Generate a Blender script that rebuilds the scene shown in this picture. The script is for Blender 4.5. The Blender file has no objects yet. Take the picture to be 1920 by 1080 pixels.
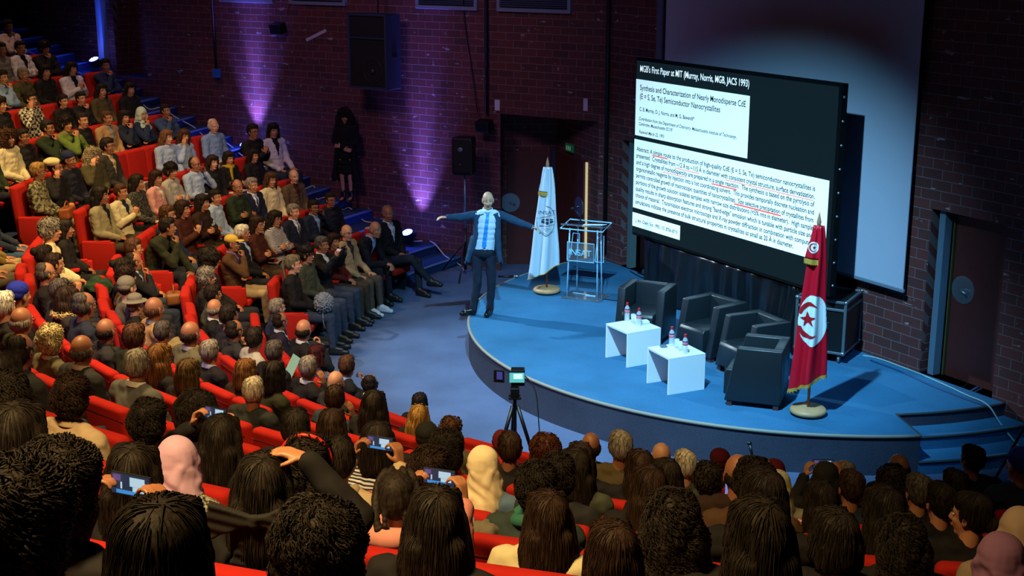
import bpy, bmesh, math, random
from mathutils import Vector, Matrix, noise
from mathutils.bvhtree import BVHTree

SC = bpy.context.scene
COL = SC.collection
R = math.radians

# ------------------------------------------------------------------ camera
cam_d = bpy.data.cameras.new('camera')
cam = bpy.data.objects.new('camera', cam_d); COL.objects.link(cam)
cam.location = (0, 0, 5.66)
cam.rotation_euler = (R(90 - 14.59), 0, 0)
cam_d.sensor_width = 36.0
cam_d.lens = 2524 / 1920 * 36
cam_d.clip_start = 0.3
cam_d.clip_end = 120
SC.camera = cam

# ------------------------------------------------------------------ world, exposure
W = bpy.data.worlds.new('world'); SC.world = W
W.use_nodes = True
W.node_tree.nodes['Background'].inputs[0].default_value = (0.16, 0.17, 0.36, 1)
W.node_tree.nodes['Background'].inputs[1].default_value = 0.035
SC.view_settings.view_transform = 'Standard'
SC.view_settings.look = 'None'
SC.view_settings.gamma = 1
SC.view_settings.exposure = 0.0
SC.view_settings.use_curve_mapping = False

# ------------------------------------------------------------------ lights
def lamp(name, kind, loc, target, power, color, size=0.3, spot=60, blend=0.5, sy=None):
    d = bpy.data.lights.new(name, kind)
    d.energy = power; d.color = color
    if kind == 'SPOT':
        d.spot_size = R(spot); d.spot_blend = blend; d.shadow_soft_size = size
    elif kind == 'AREA':
        d.size = size
        if sy: d.shape = 'DISK'; d.spread = R(sy)
    else:
        d.shadow_soft_size = size
    o = bpy.data.objects.new(name, d); COL.objects.link(o)
    o.location = loc
    v = Vector(target) - Vector(loc)
    o.rotation_euler = v.to_track_quat('-Z', 'Y').to_euler()
    return o
lamp('stage_spotlight_front', 'SPOT', (0.2, 10.2, 8.6), (1.7, 16.6, 0.5), 7600, (0.30, 0.72, 1.0), 0.10, 54, 0.8)
lamp('stage_spotlight_side', 'SPOT', (-5.2, 21.0, 5.6), (0.7, 17.5, 0.6), 2600, (0.62, 0.84, 1.0), 0.08, 44, 0.7)
lamp('stage_wash', 'SPOT', (6.0, 9.0, 8.9), (3.2, 15.4, 0.5), 800, (0.10, 0.40, 1.0), 0.5, 36, 0.9)
lamp('floor_wash', 'SPOT', (-6.0, 8.0, 9.0), (-1.2, 16.5, 0.0), 1500, (0.55, 0.58, 1.0), 0.6, 40, 0.9)
# warm house lights above the seating
def house(loc, tgt, p, sp=85, col=(1.0, 0.65, 0.25)):
    lamp('house_light', 'SPOT', loc, tgt, p, col, 0.5, sp, 0.9)
house((-3.8, 11.6, 9.2), (-3.9, 12.6, 1.4), 3800, 80)
house((-2.2, 3.0, 9.3), (-1.7, 4.9, 2.9), 3600, 74)
house((-7.6, 17.6, 9.2), (-7.2, 18.6, 2.0), 2700, 80)
house((-1.2, 8.4, 9.3), (-0.6, 8.9, 1.5), 1400, 52)
house((0.6, 12.6, 9.3), (-6.2, 19.4, 1.6), 4200, 44, (1.0, 0.66, 0.30))
house((0.5, 10.0, 9.3), (-5.2, 14.0, 1.6), 2600, 50, (1.0, 0.66, 0.28))
house((3.2, 7.0, 9.3), (2.2, 8.2, 1.5), 130, 60, (1.0, .72, .45))
house((-8.0, 24.0, 9.2), (-7.5, 23.8, 2.0), 420, 70, (1.0, .62, .42))
# dim violet spill on the long brick wall
lamp('violet_spill', 'SPOT', (-4.5, 15.0, 9.2), (-3.2, 24.8, 3.4), 1300, (0.74, 0.46, 0.78), 1.0, 62, 1.0)
lamp('corner_spill', 'SPOT', (-1.0, 13.0, 9.2), (1.2, 22.0, 2.5), 480, (0.62, 0.46, 1.0), 1.0, 40, 1.0)

# ------------------------------------------------------------------ helpers
def tag(o, label=None, cat=None, group=None, kind=None):
    if label: o['label'] = label
    if cat: o['category'] = cat
    if group: o['group'] = group
    if kind: o['kind'] = kind
    return o
def link(name, me, mat=None, parent=None, loc=None, rot=None, scl=None):
    o = bpy.data.objects.new(name, me); COL.objects.link(o)
    if mat is not None:
        mats = mat if isinstance(mat, (list, tuple)) else [mat]
        if len(me.materials) == 0:
            for m in mats: me.materials.append(m)
        else:
            for i, m in enumerate(mats):
                o.material_slots[i].link = 'OBJECT'; o.material_slots[i].material = m
    if parent is not None: o.parent = parent
    if loc is not None: o.location = loc
    if rot is not None: o.rotation_euler = rot
    if scl is not None: o.scale = scl
    return o
def empty(name, loc=(0, 0, 0), rz=0.0):
    o = bpy.data.objects.new(name, None); COL.objects.link(o)
    o.location = loc; o.rotation_euler = (0, 0, rz); o.empty_display_size = 0.1
    return o

class MB:
    """collects vertices and faces of one mesh"""
    def __init__(s): s.v = []; s.f = []; s.mi = []; s.uv = {}
    def add(s, vs, fs, mi=0):
        b = len(s.v); s.v += [tuple(p) for p in vs]
        for f in fs: s.f.append(tuple(i + b for i in f)); s.mi.append(mi)
        return b
    def box(s, c, d, rz=0.0, mi=0, M=None):
        x, y, z = d[0] / 2, d[1] / 2, d[2] / 2
        vs = [Vector((i * x, j * y, k * z)) for i in (-1, 1) for j in (-1, 1) for k in (-1, 1)]
        A = M if M is not None else Matrix.Rotation(rz, 3, 'Z')
        vs = [A @ p + Vector(c) for p in vs]
        s.add(vs, [(0, 1, 3, 2), (4, 6, 7, 5), (0, 4, 5, 1), (2, 3, 7, 6), (0, 2, 6, 4), (1, 5, 7, 3)], mi)
    def cone(s, a, b, ra, rb, n=10, caps=True, mi=0):
        a = Vector(a); b = Vector(b); d = b - a
        if d.length < 1e-6: return
        q = d.to_track_quat('Z', 'Y').to_matrix()
        vs = []
        for p, r in ((a, ra), (b, rb)):
            for i in range(n):
                t = 2 * math.pi * i / n
                vs.append(p + q @ Vector((r * math.cos(t), r * math.sin(t), 0)))
        fs = [(i, (i + 1) % n, n + (i + 1) % n, n + i) for i in range(n)]
        if caps: fs += [tuple(range(n))[::-1], tuple(range(n, 2 * n))]
        s.add(vs, fs, mi)
    def ell(s, c, r, n=12, m=8, M=None, mi=0):
        c = Vector(c); vs = []
        if not hasattr(r, '__len__'): r = (r, r, r)
        for j in range(1, m):
            ph = math.pi * j / m
            for i in range(n):
                t = 2 * math.pi * i / n
                p = Vector((r[0] * math.sin(ph) * math.cos(t), r[1] * math.sin(ph) * math.sin(t), r[2] * math.cos(ph)))
                vs.append(c + (M @ p if M is not None else p))
        top = Vector((0, 0, r[2])); bot = -top
        if M is not None: top = M @ top; bot = M @ bot
        vs += [c + top, c + bot]
        T = len(vs) - 2; B = T + 1; fs = []
        for i in range(n):
            fs.append((T, i, (i + 1) % n))
            fs.append((B, (m - 2) * n + (i + 1) % n, (m - 2) * n + i))
        for j in range(m - 2):
            for i in range(n):
                fs.append((j * n + i, (j + 1) * n + i, (j + 1) * n + (i + 1) % n, j * n + (i + 1) % n))
        s.add(vs, fs, mi)
    def cap(s, a, b, ra, rb=None, n=12, mi=0):
        rb = ra if rb is None else rb
        s.ell(a, ra, n, 8, mi=mi); s.ell(b, rb, n, 8, mi=mi); s.cone(a, b, ra, rb, n, mi=mi)
    def tube(s, pts, r, n=8, mi=0, caps=True):
        pts = [Vector(p) for p in pts]; vs = []; fs = []
        up = Vector((0, 0, 1)); prev = None
        for i, p in enumerate(pts):
            d = (pts[min(i + 1, len(pts) - 1)] - pts[max(i - 1, 0)]).normalized()
            if prev is None:
                x = d.cross(up)
                if x.length < 1e-3: x = d.cross(Vector((1, 0, 0)))
            else: x = prev - d * prev.dot(d)
            x.normalize(); prev = x; y = d.cross(x)
            rr = r[i] if hasattr(r, '__len__') else r
            for k in range(n):
                t = 2 * math.pi * k / n
                vs.append(p + x * (rr * math.cos(t)) + y * (rr * math.sin(t)))
        for i in range(len(pts) - 1):
            for k in range(n):
                fs.append((i * n + k, i * n + (k + 1) % n, (i + 1) * n + (k + 1) % n, (i + 1) * n + k))
        if caps: fs += [tuple(range(n))[::-1], tuple(range((len(pts) - 1) * n, len(pts) * n))]
        s.add(vs, fs, mi)
    def lathe(s, prof, n=24, c=(0, 0, 0), mi=0):
        vs = []; fs = []
        for r, z in prof:
            for k in range(n):
                t = 2 * math.pi * k / n
                vs.append((c[0] + r * math.cos(t), c[1] + r * math.sin(t), c[2] + z))
        for i in range(len(prof) - 1):
            for k in range(n):
                fs.append((i * n + k, i * n + (k + 1) % n, (i + 1) * n + (k + 1) % n, (i + 1) * n + k))
        if prof[0][0] > 1e-4: fs.append(tuple(range(n))[::-1])
        if prof[-1][0] > 1e-4: fs.append(tuple(range((len(prof) - 1) * n, len(prof) * n)))
        s.add(vs, fs, mi)
    def prism(s, poly, z0, z1, mi=0):
        n = len(poly)
        vs = [(p[0], p[1], z0) for p in poly] + [(p[0], p[1], z1) for p in poly]
        s.add(vs, [tuple(range(n))[::-1], tuple(range(n, 2 * n))] + [(i, (i + 1) % n, n + (i + 1) % n, n + i) for i in range(n)], mi)
    def quad(s, a, b, c, d, uv=None, mi=0):
        i = s.add([a, b, c, d], [(0, 1, 2, 3)], mi)
        if uv: s.uv[len(s.f) - 1] = uv
    def mesh(s, name='m', smooth=False, fix=False):
        me = bpy.data.meshes.new(name)
        me.from_pydata(s.v, [], s.f)
        for p, mi in zip(me.polygons, s.mi): p.material_index = mi
        if s.uv:
            l = me.uv_layers.new(name='UVMap').data
            for p in me.polygons:
                if p.index in s.uv:
                    for k, li in enumerate(p.loop_indices): l[li].uv = s.uv[p.index][k]
        if smooth: me.polygons.foreach_set('use_smooth', [True] * len(me.polygons))
        if fix:
            bm = bmesh.new(); bm.from_mesh(me)
            bmesh.ops.recalc_face_normals(bm, faces=bm.faces); bm.to_mesh(me); bm.free()
        me.update(); return me
    def build(s, name, mat, parent=None, smooth=False, fix=True, mods=(), **k):
        me = s.mesh(name, smooth, fix)
        if mods: me = bake(me, mods)
        if isinstance(mat, (list, tuple)):
            for m in mat: me.materials.append(m)
            return link(name, me, None, parent, **k)
        return link(name, me, mat, parent, **k)

def bake(me, mods):
    """evaluate modifiers on a mesh and return the plain result"""
    o = bpy.data.objects.new('tmp', me); COL.objects.link(o)
    for kind, props in mods:
        m = o.modifiers.new(kind, kind)
        for k, v in props.items(): setattr(m, k, v)
    dg = bpy.context.evaluated_depsgraph_get()
    r = bpy.data.meshes.new_from_object(o.evaluated_get(dg))
    nm = me.name
    bpy.data.objects.remove(o); bpy.data.meshes.remove(me)
    r.name = nm
    return r
def blob(mb, vox, smooth=3, name='blob', fac=0.5, ratio=1.0):
    """fuse overlapping pieces into one continuous smooth surface"""
    me = mb.mesh(name)
    me = bake(me, [('REMESH', dict(mode='VOXEL', voxel_size=vox, use_smooth_shade=True)),
                   ('SMOOTH', dict(factor=fac, iterations=smooth))] + ([('DECIMATE', dict(ratio=ratio))] if ratio < 1 else []))
    me.polygons.foreach_set('use_smooth', [True] * len(me.polygons))
    return me
def bevel(w=0.01, seg=2): return ('BEVEL', dict(width=w, segments=seg, limit_method='ANGLE'))
def displace(me, fn):
    """push every vertex along its normal by fn(position)"""
    nn = [v.normal.copy() for v in me.vertices]; out = []
    for v, n in zip(me.vertices, nn): out.extend(v.co + n * fn(v.co))
    me.vertices.foreach_set('co', out); me.update()
def wobble(me, amp, freq, along=None):
    k = .18 if along == 'z' else 1.0
    displace(me, lambda p: noise.noise(Vector((p.x * freq, p.y * freq, p.z * freq * k))) * amp)

# ------------------------------------------------------------------ materials
MATS = {}
def nt(name):
    m = bpy.data.materials.new(name); m.use_nodes = True
    n = m.node_tree.nodes; return m, n, m.node_tree.links, n['Principled BSDF']
def srgb(h):
    h = h.lstrip('#')
    c = [int(h[i:i + 2], 16) / 255 for i in (0, 2, 4)]
    return tuple(x / 12.92 if x <= .04045 else ((x + .055) / 1.055) ** 2.4 for x in c) + (1,)
def coords(n, l, kind='Object', scale=(1, 1, 1)):
    t = n.new('ShaderNodeTexCoord'); mp = n.new('ShaderNodeMapping')
    mp.inputs['Scale'].default_value = scale
    l.new(t.outputs[kind], mp.inputs[0]); return mp.outputs[0]
def noise_bump(n, l, b, scale, strength, dist=0.01, sc=(1, 1, 1), detail=3):
    t = n.new('ShaderNodeTexNoise'); t.inputs['Scale'].default_value = scale; t.inputs['Detail'].default_value = detail
    l.new(coords(n, l, 'Object', sc), t.inputs['Vector'])
    bp = n.new('ShaderNodeBump'); bp.inputs['Strength'].default_value = strength; bp.inputs['Distance'].default_value = dist
    l.new(t.outputs[0], bp.inputs['Height']); l.new(bp.outputs[0], b.inputs['Normal'])
    return t
def plain(name, col, rough=0.6, metal=0.0, bump=None, spec=0.5, emis=None, es=0, var=0.0):
    key = ('plain', name)
    if key in MATS: return MATS[key]
    m, n, l, b = nt(name)
    c = srgb(col) if isinstance(col, str) else tuple(col) + (1,)
    b.inputs['Base Color'].default_value = c
    b.inputs['Roughness'].default_value = rough; b.inputs['Metallic'].default_value = metal
    b.inputs['Specular IOR Level'].default_value = spec
    if bump: noise_bump(n, l, b, *bump)
    if var:
        t = n.new('ShaderNodeTexNoise'); t.inputs['Scale'].default_value = 9; l.new(coords(n, l), t.inputs['Vector'])
        mx = n.new('ShaderNodeMix'); mx.data_type = 'RGBA'
        mx.inputs[6].default_value = tuple(x * (1 - var) for x in c[:3]) + (1,); mx.inputs[7].default_value = tuple(min(1, x * (1 + var)) for x in c[:3]) + (1,)
        l.new(t.outputs[0], mx.inputs[0]); l.new(mx.outputs[2], b.inputs['Base Color'])
    if emis:
        b.inputs['Emission Color'].default_value = srgb(emis) if isinstance(emis, str) else tuple(emis) + (1,)
        b.inputs['Emission Strength'].default_value = es
    MATS[key] = m; return m
def cloth(col, rough=0.85):
    return plain('cloth_' + col.strip('#'), col, rough, bump=(260, 0.25, 0.002), spec=0.25, var=0.12)
def two_tone(name, a, b_, kind, scale, rough=0.85):
    key = ('tt', name)
    if key in MATS: return MATS[key]
    m, n, l, b = nt(name); b.inputs['Roughness'].default_value = rough
    v = coords(n, l, 'Object', (1, 1, 1))
    if kind == 'check':
        t = n.new('ShaderNodeTexChecker'); t.inputs['Scale'].default_value = scale; l.new(v, t.inputs['Vector'])
        t.inputs[1].default_value = srgb(a); t.inputs[2].default_value = srgb(b_); l.new(t.outputs[0], b.inputs['Base Color'])
    else:
        if kind == 'stripe':
            t = n.new('ShaderNodeTexWave'); t.bands_direction = 'Z'; t.inputs['Scale'].default_value = scale; t.inputs['Distortion'].default_value = 1.0
            fac = t.outputs['Fac']
        else:
            t = n.new('ShaderNodeTexNoise'); t.inputs['Scale'].default_value = scale; t.inputs['Detail'].default_value = 2
            fac = t.outputs[0]
        l.new(v, t.inputs['Vector'])
        cr = n.new('ShaderNodeValToRGB'); cr.color_ramp.elements[0].position = .47; cr.color_ramp.elements[1].position = .53
        cr.color_ramp.elements[0].color = srgb(a); cr.color_ramp.elements[1].color = srgb(b_)
        l.new(fac, cr.inputs[0]); l.new(cr.outputs[0], b.inputs['Base Color'])
    MATS[key] = m; return m
def hairmat(name, col):
    key = ('hair', name)
    if key in MATS: return MATS[key]
    m, n, l, b = nt('hair_' + name)
    c = srgb(col)
    t = n.new('ShaderNodeTexNoise'); t.inputs['Scale'].default_value = 90; t.inputs['Detail'].default_value = 4
    l.new(coords(n, l, 'Object', (1, 1, .08)), t.inputs['Vector'])
    mx = n.new('ShaderNodeValToRGB')
    mx.color_ramp.elements[0].position = .35; mx.color_ramp.elements[0].color = tuple(x * .45 for x in c[:3]) + (1,)
    mx.color_ramp.elements[1].position = .68; mx.color_ramp.elements[1].color = tuple(min(1, x * 1.7 + .006) for x in c[:3]) + (1,)
    l.new(t.outputs[0], mx.inputs[0]); l.new(mx.outputs[0], b.inputs['Base Color'])
    bp = n.new('ShaderNodeBump'); bp.inputs['Strength'].default_value = .55; bp.inputs['Distance'].default_value = .004
    l.new(t.outputs[0], bp.inputs['Height']); l.new(bp.outputs[0], b.inputs['Normal'])
    b.inputs['Roughness'].default_value = .66; b.inputs['Specular IOR Level'].default_value = .22
    MATS[key] = m; return m
def skinmat(k):
    col = {'l': '#c99a7c', 'm': '#b27f5f', 't': '#96664a', 'd': '#5f3d2b'}[k]
    key = ('skin', k)
    if key in MATS: return MATS[key]
    m, n, l, b = nt('skin_' + k); b.inputs['Base Color'].default_value = srgb(col); b.inputs['Roughness'].default_value = .48
    t = n.new('ShaderNodeTexNoise'); t.inputs['Scale'].default_value = 14; l.new(coords(n, l), t.inputs['Vector'])
    mx = n.new('ShaderNodeMix'); mx.data_type = 'RGBA'; c = srgb(col)
    mx.inputs[6].default_value = (c[0] * .92, c[1] * .82, c[2] * .8, 1); mx.inputs[7].default_value = (min(1, c[0] * 1.06), c[1] * 1.06, c[2] * 1.06, 1)
    l.new(t.outputs[0], mx.inputs[0]); l.new(mx.outputs[2], b.inputs['Base Color'])
    MATS[key] = m; return m
def carpet(name, col, rough=0.95):
    m, n, l, b = nt(name); c = srgb(col)
    t = n.new('ShaderNodeTexNoise'); t.inputs['Scale'].default_value = 85; t.inputs['Detail'].default_value = 2
    l.new(coords(n, l), t.inputs['Vector'])
    t2 = n.new('ShaderNodeTexNoise'); t2.inputs['Scale'].default_value = 1.3; t2.inputs['Detail'].default_value = 5
    l.new(coords(n, l), t2.inputs['Vector'])
    ad = n.new('ShaderNodeMath'); ad.operation = 'ADD'; l.new(t.outputs[0], ad.inputs[0]); l.new(t2.outputs[0], ad.inputs[1])
    cr = n.new('ShaderNodeValToRGB'); cr.color_ramp.elements[0].position = .3; cr.color_ramp.elements[1].position = .8
    h = n.new('ShaderNodeMath'); h.operation = 'MULTIPLY'; h.inputs[1].default_value = .5; l.new(ad.outputs[0], h.inputs[0]); l.new(h.outputs[0], cr.inputs[0])
    cr.color_ramp.elements[0].color = tuple(x * .62 for x in c[:3]) + (1,); cr.color_ramp.elements[1].color = tuple(min(1, x * 1.4) for x in c[:3]) + (1,)
    l.new(cr.outputs[0], b.inputs['Base Color']); b.inputs['Roughness'].default_value = rough; b.inputs['Specular IOR Level'].default_value = .1
    bp = n.new('ShaderNodeBump'); bp.inputs['Strength'].default_value = .4; bp.inputs['Distance'].default_value = .004
    l.new(t.outputs[0], bp.inputs['Height']); l.new(bp.outputs[0], b.inputs['Normal'])
    return m
def brick():
    m, n, l, b = nt('perforated_brick')
    v = coords(n, l, 'UV')
    bt = n.new('ShaderNodeTexBrick'); l.new(v, bt.inputs['Vector'])
    bt.inputs['Scale'].default_value = 1.0; bt.inputs['Mortar Size'].default_value = .006; bt.inputs['Mortar Smooth'].default_value = .2
    bt.inputs['Brick Width'].default_value = .305; bt.inputs['Row Height'].default_value = .125; bt.inputs['Bias'].default_value = -.1
    bt.inputs['Color1'].default_value = (.135, .028, .026, 1); bt.inputs['Color2'].default_value = (.075, .020, .020, 1); bt.inputs['Mortar'].default_value = (.17, .12, .13, 1)
    vo = n.new('ShaderNodeTexVoronoi'); vo.inputs['Scale'].default_value = 45; vo.inputs['Randomness'].default_value = 0.0; l.new(v, vo.inputs['Vector'])
    cr = n.new('ShaderNodeValToRGB'); cr.color_ramp.elements[0].position = .18; cr.color_ramp.elements[0].color = (.35, .35, .35, 1); cr.color_ramp.elements[1].position = .30; cr.color_ramp.elements[1].color = (1, 1, 1, 1)
    l.new(vo.outputs['Distance'], cr.inputs[0])
    mu = n.new('ShaderNodeMix'); mu.data_type = 'RGBA'; mu.blend_type = 'MULTIPLY'; mu.inputs[0].default_value = 1
    l.new(bt.outputs['Color'], mu.inputs[6]); l.new(cr.outputs[0], mu.inputs[7])
    # white chips and smears of old mortar
    cv = coords(n, l, 'UV', (3.2, 9.0, 1))
    ch = n.new('ShaderNodeTexNoise'); ch.inputs['Scale'].default_value = 1.1; ch.inputs['Detail'].default_value = 3.0; ch.inputs['Roughness'].default_value = .6; l.new(cv, ch.inputs['Vector'])
    cc = n.new('ShaderNodeValToRGB'); cc.color_ramp.elements[0].position = .655; cc.color_ramp.elements[0].color = (0, 0, 0, 1); cc.color_ramp.elements[1].position = .70; cc.color_ramp.elements[1].color = (.8, .8, .8, 1)
    l.new(ch.outputs[0], cc.inputs[0])
    m2 = n.new('ShaderNodeMix'); m2.data_type = 'RGBA'; l.new(cc.outputs[0], m2.inputs[0]); l.new(mu.outputs[2], m2.inputs[6]); m2.inputs[7].default_value = (.36, .33, .34, 1)
    l.new(m2.outputs[2], b.inputs['Base Color']); b.inputs['Roughness'].default_value = .75
    bp = n.new('ShaderNodeBump'); bp.inputs['Strength'].default_value = .6; bp.inputs['Distance'].default_value = .008; bp.invert = True
    l.new(bt.outputs['Fac'], bp.inputs['Height']); l.new(bp.outputs[0], b.inputs['Normal'])
    return m
M_BRICK = brick()
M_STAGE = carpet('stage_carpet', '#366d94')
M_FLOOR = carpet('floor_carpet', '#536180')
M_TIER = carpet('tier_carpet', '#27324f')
M_STAIR = carpet('stair_carpet', '#2b4272')
M_NOSE = plain('step_nosing', '#8a8578', .6)
M_SEAT = plain('red_seat_fabric', '#a6201a', .92, bump=(300, .35, .002), spec=.15, var=.10)
M_SEATD = plain('seat_dark_frame', '#15151a', .5)
M_BLACK = plain('black_plastic', '#0c0d10', .42)
M_RUB = plain('black_rubber', '#101012', .8)
M_WALLD = plain('dark_wall', '#15161b', .8)
M_STEEL = plain('brushed_steel', '#9aa3ab', .35, .9)
M_POSTB = plain('painted_post', '#4a5b6c', .5)
M_DOOR = plain('door_wood', '#4c1a16', .55, var=.25)
M_LEATH = plain('black_leather', '#1a2127', .38, bump=(90, .25, .003), spec=.6)
M_WHITE = plain('white_laminate', '#e6e9ec', .4)
M_WOOD = plain('light_wood', '#c79266', .45, var=.2)
M_CABLE = plain('pale_cable', '#c9c6d2', .5)

# ------------------------------------------------------------------ geometry of the room
CX, CY, R0, PP, RZ = 3.97, 17.80, 7.0, .9, .315       # centre of the seating rows, first radius, pitch, rise
SX, SY, SR, SZ = 3.99, 18.25, 4.60, .46               # stage arc
SPK = (-.42, 18.47)
def rowpt(az, r, z=0.0): return Vector((CX + r * math.sin(R(az)), CY + r * math.cos(R(az)), z))
KX = Vector((1.56, 21.8, 0))
DB = Vector((math.sin(R(149.8)), math.cos(R(149.8)), 0))      # back wall, from the corner towards the camera side
NB = Vector((-.864, -.503, 0))                                  # its normal, into the room
DL = Vector((math.sin(R(-57)), math.cos(R(-57)), 0))          # left wall, from the corner up the stairs
NL = Vector((-.545, -.839, 0))
def bw(s_, z, off=0.0): return KX + DB * s_ + NB * off + Vector((0, 0, z))
def lw(t, z, off=0.0): return KX + DL * t + NL * off + Vector((0, 0, z))
AB = math.atan2(DB.y, DB.x); AL = math.atan2(DL.y, DL.x)

def wall(name, fn, s0, s1, z0, z1, holes=()):
    ss = sorted({s0, s1} | {h[0] for h in holes} | {h[1] for h in holes})
    zz = sorted({z0, z1} | {h[2] for h in holes} | {h[3] for h in holes})
    mb = MB()
    for a, b in zip(ss, ss[1:]):
        for c, d in zip(zz, zz[1:]):
            if any(h[0] - 1e-6 <= a and b <= h[1] + 1e-6 and h[2] - 1e-6 <= c and d <= h[3] + 1e-6 for h in holes): continue
            mb.quad(fn(a, c), fn(b, c), fn(b, d), fn(a, d), [(a, c), (b, c), (b, d), (a, d)])
    # reveals of the openings
    for h in holes:
        dp = h[4]
        for (sa, za, sb, zb) in ((h[0], h[2], h[0], h[3]), (h[1], h[2], h[1], h[3]), (h[0], h[3], h[1], h[3])):
            mb.quad(fn(sa, za), fn(sb, zb), fn(sb, zb, -dp), fn(sa, za, -dp), [(0, za), (abs(sb - sa), zb), (abs(sb - sa), zb + dp), (dp, za)])
    return tag(mb.build(name, M_BRICK, fix=False), kind='structure')
def polywall(name, pts, z0, z1):
    mb = MB(); L = 0
    for a, b in zip(pts, pts[1:]):
        d = math.hypot(b[0] - a[0], b[1] - a[1])
        mb.quad((a[0], a[1], z0), (b[0], b[1], z0), (b[0], b[1], z1), (a[0], a[1], z1), [(L, z0), (L + d, z0), (L + d, z1), (L, z1)]); L += d
    return tag(mb.build(name, M_BRICK, fix=False), kind='structure')

ZT = 9.6
wall('wall_back', bw, 0, 17, 0, ZT, [(6.90, 8.02, .46, 2.52, .28), (.42, 1.52, .46, 2.53, .28)])
wall('wall_left', lw, 0, 24, 0, ZT, [(.17, 2.10, 0, 2.76, .02), (10.72, 11.62, 2.90, ZT, .55)])
# niche with two doors under the brick header
NA = lw(2.10, 0); NK = lw(.17, 0); NB1 = Vector((-.17, 23.5, 0)); NB2 = Vector((.78, 23.5, 0))
polywall('wall_niche', [NA, NB1, NB2, NK], 0, 2.76)
mb = MB(); mb.quad((NA.x, NA.y, 2.76), (NB1.x, NB1.y, 2.76), (NB2.x, NB2.y, 2.76), (NK.x, NK.y, 2.76), [(0, 0), (1, 0), (1, 1), (0, 1)])
tag(mb.build('ceiling_niche', M_BRICK, fix=False), kind='structure')
mb = MB(); mb.quad(lw(10.72, 2.9, -.55), lw(11.62, 2.9, -.55), lw(11.62, ZT, -.55), lw(10.72, ZT, -.55), [(0, 0), (.9, 0), (.9, 6.7), (0, 6.7)])
tag(mb.build('wall_recess', M_BRICK, fix=False), kind='structure')
mb = MB(); mb.quad(lw(10.72, 2.9), lw(11.62, 2.9), lw(11.62, 2.9, -.55), lw(10.72, 2.9, -.55))
tag(mb.build('floor_recess', M_STAIR, fix=False), kind='structure')
# a slim pilaster left of the upper recess, which the blue lamp washes
mb = MB(); c = lw(11.90, 5.9, .07); mb.box(c, (.16, .14, 7.2), AL)
tag(mb.build('trim_1', plain('painted_pilaster', '#8690a8', .6), None), kind='structure')
# floor, ceiling, far walls
mb = MB(); mb.prism([(-26, -6), (14, -6), (14, 34), (-26, 34)], -.1, 0)
tag(mb.build('floor', M_FLOOR), kind='structure')
mb = MB(); mb.prism([(-26, -6), (14, -6), (14, 38), (-26, 38)], ZT, ZT + .1)
tag(mb.build('ceiling', M_WALLD), kind='structure')

# seating tiers: one stepped mesh of concentric rings
def wall_az(r):
    # azimuth at which the circle of radius r meets the left wall
    best = None; a = -30.0
    while a > -75:
        p = rowpt(a, r)
        if (p - KX).dot(NL) > .01: return a
        a -= .05
    return a
mb = MB()
def ring(mb, r0, r1, z0, z1, a0, a1, mi=0, n=60, w0=None, w1=None):
    """annular step from azimuth a0 to a1: riser at r0 and tread from r0 to r1"""
    s0 = w0 if w0 is not None else a0; s1 = w1 if w1 is not None else a0
    for i in range(n):
        t0, t1 = i / n, (i + 1) / n
        i0, i1 = s0 + (a1 - s0) * t0, s0 + (a1 - s0) * t1
        o0, o1 = s1 + (a1 - s1) * t0, s1 + (a1 - s1) * t1
        A, B = rowpt(i0, r0, z1), rowpt(i1, r0, z1); C_, D_ = rowpt(o1, r1, z1), rowpt(o0, r1, z1)
        mb.quad(A, B, C_, D_, mi=mi)
        mb.quad(rowpt(i0, r0, z0), rowpt(i1, r0, z0), B, A, mi=mi)
A1 = -216.0
SE = -57.0
for n_ in range(1, 14):
    a_ = R0 + PP * n_ - .45
    ring(mb, a_, a_ + PP, RZ * (n_ - 1), RZ * n_, SE, A1, 0, 70)
    mb.quad(rowpt(SE, a_, 0), rowpt(SE, a_ + PP, 0), rowpt(SE, a_ + PP, RZ * n_), rowpt(SE, a_, RZ * n_))
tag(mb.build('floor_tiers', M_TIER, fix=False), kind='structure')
# stairs along the left wall, two steps to a row, with a padded nosing
NK_ = 31
def stair_edge(k):
    rw = 7.42 + .488 * (k - 1); rs = 7.05 + .45 * (k - 1)
    return wall_az(rw), rw, rs
SEDGE = [stair_edge(k) for k in range(1, NK_ + 1)]
def se_pt(k, t, z):
    wa, rw, rs = SEDGE[k]
    return rowpt(wa + (SE - wa) * t, rw + (rs - rw) * t, z)
def stair_z(x, y):
    az = math.degrees(math.atan2(x - CX, y - CY)); r = math.hypot(x - CX, y - CY); n = 0
    for wa, rw, rs in SEDGE:
        t = (az - wa) / (SE - wa)
        if r > rw + (rs - rw) * t: n += 1
    return n * RZ / 2
mb = MB(); mn = MB()
for k in range(NK_ - 1):
    z0 = RZ / 2 * k; z1 = z0 + RZ / 2
    for j in range(8):
        t0, t1 = j / 8, (j + 1) / 8
        mb.quad(se_pt(k, t0, z0), se_pt(k, t1, z0), se_pt(k, t1, z1), se_pt(k, t0, z1))
        mb.quad(se_pt(k, t0, z1), se_pt(k, t1, z1), se_pt(k + 1, t1, z1), se_pt(k + 1, t0, z1))
    mn.tube([se_pt(k, j / 8, z1 - .012) for j in range(9)], .022, 8)
    mb.quad(se_pt(k, 1, 0), se_pt(k + 1, 1, 0), se_pt(k + 1, 1, z1), se_pt(k, 1, z1))
tag(mb.build('stairs_left', M_STAIR, fix=False), kind='structure')
tag(mn.build('stair_nosing', plain('nosing_carpet', '#5f76b4', .9), smooth=True), kind='structure')

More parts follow.
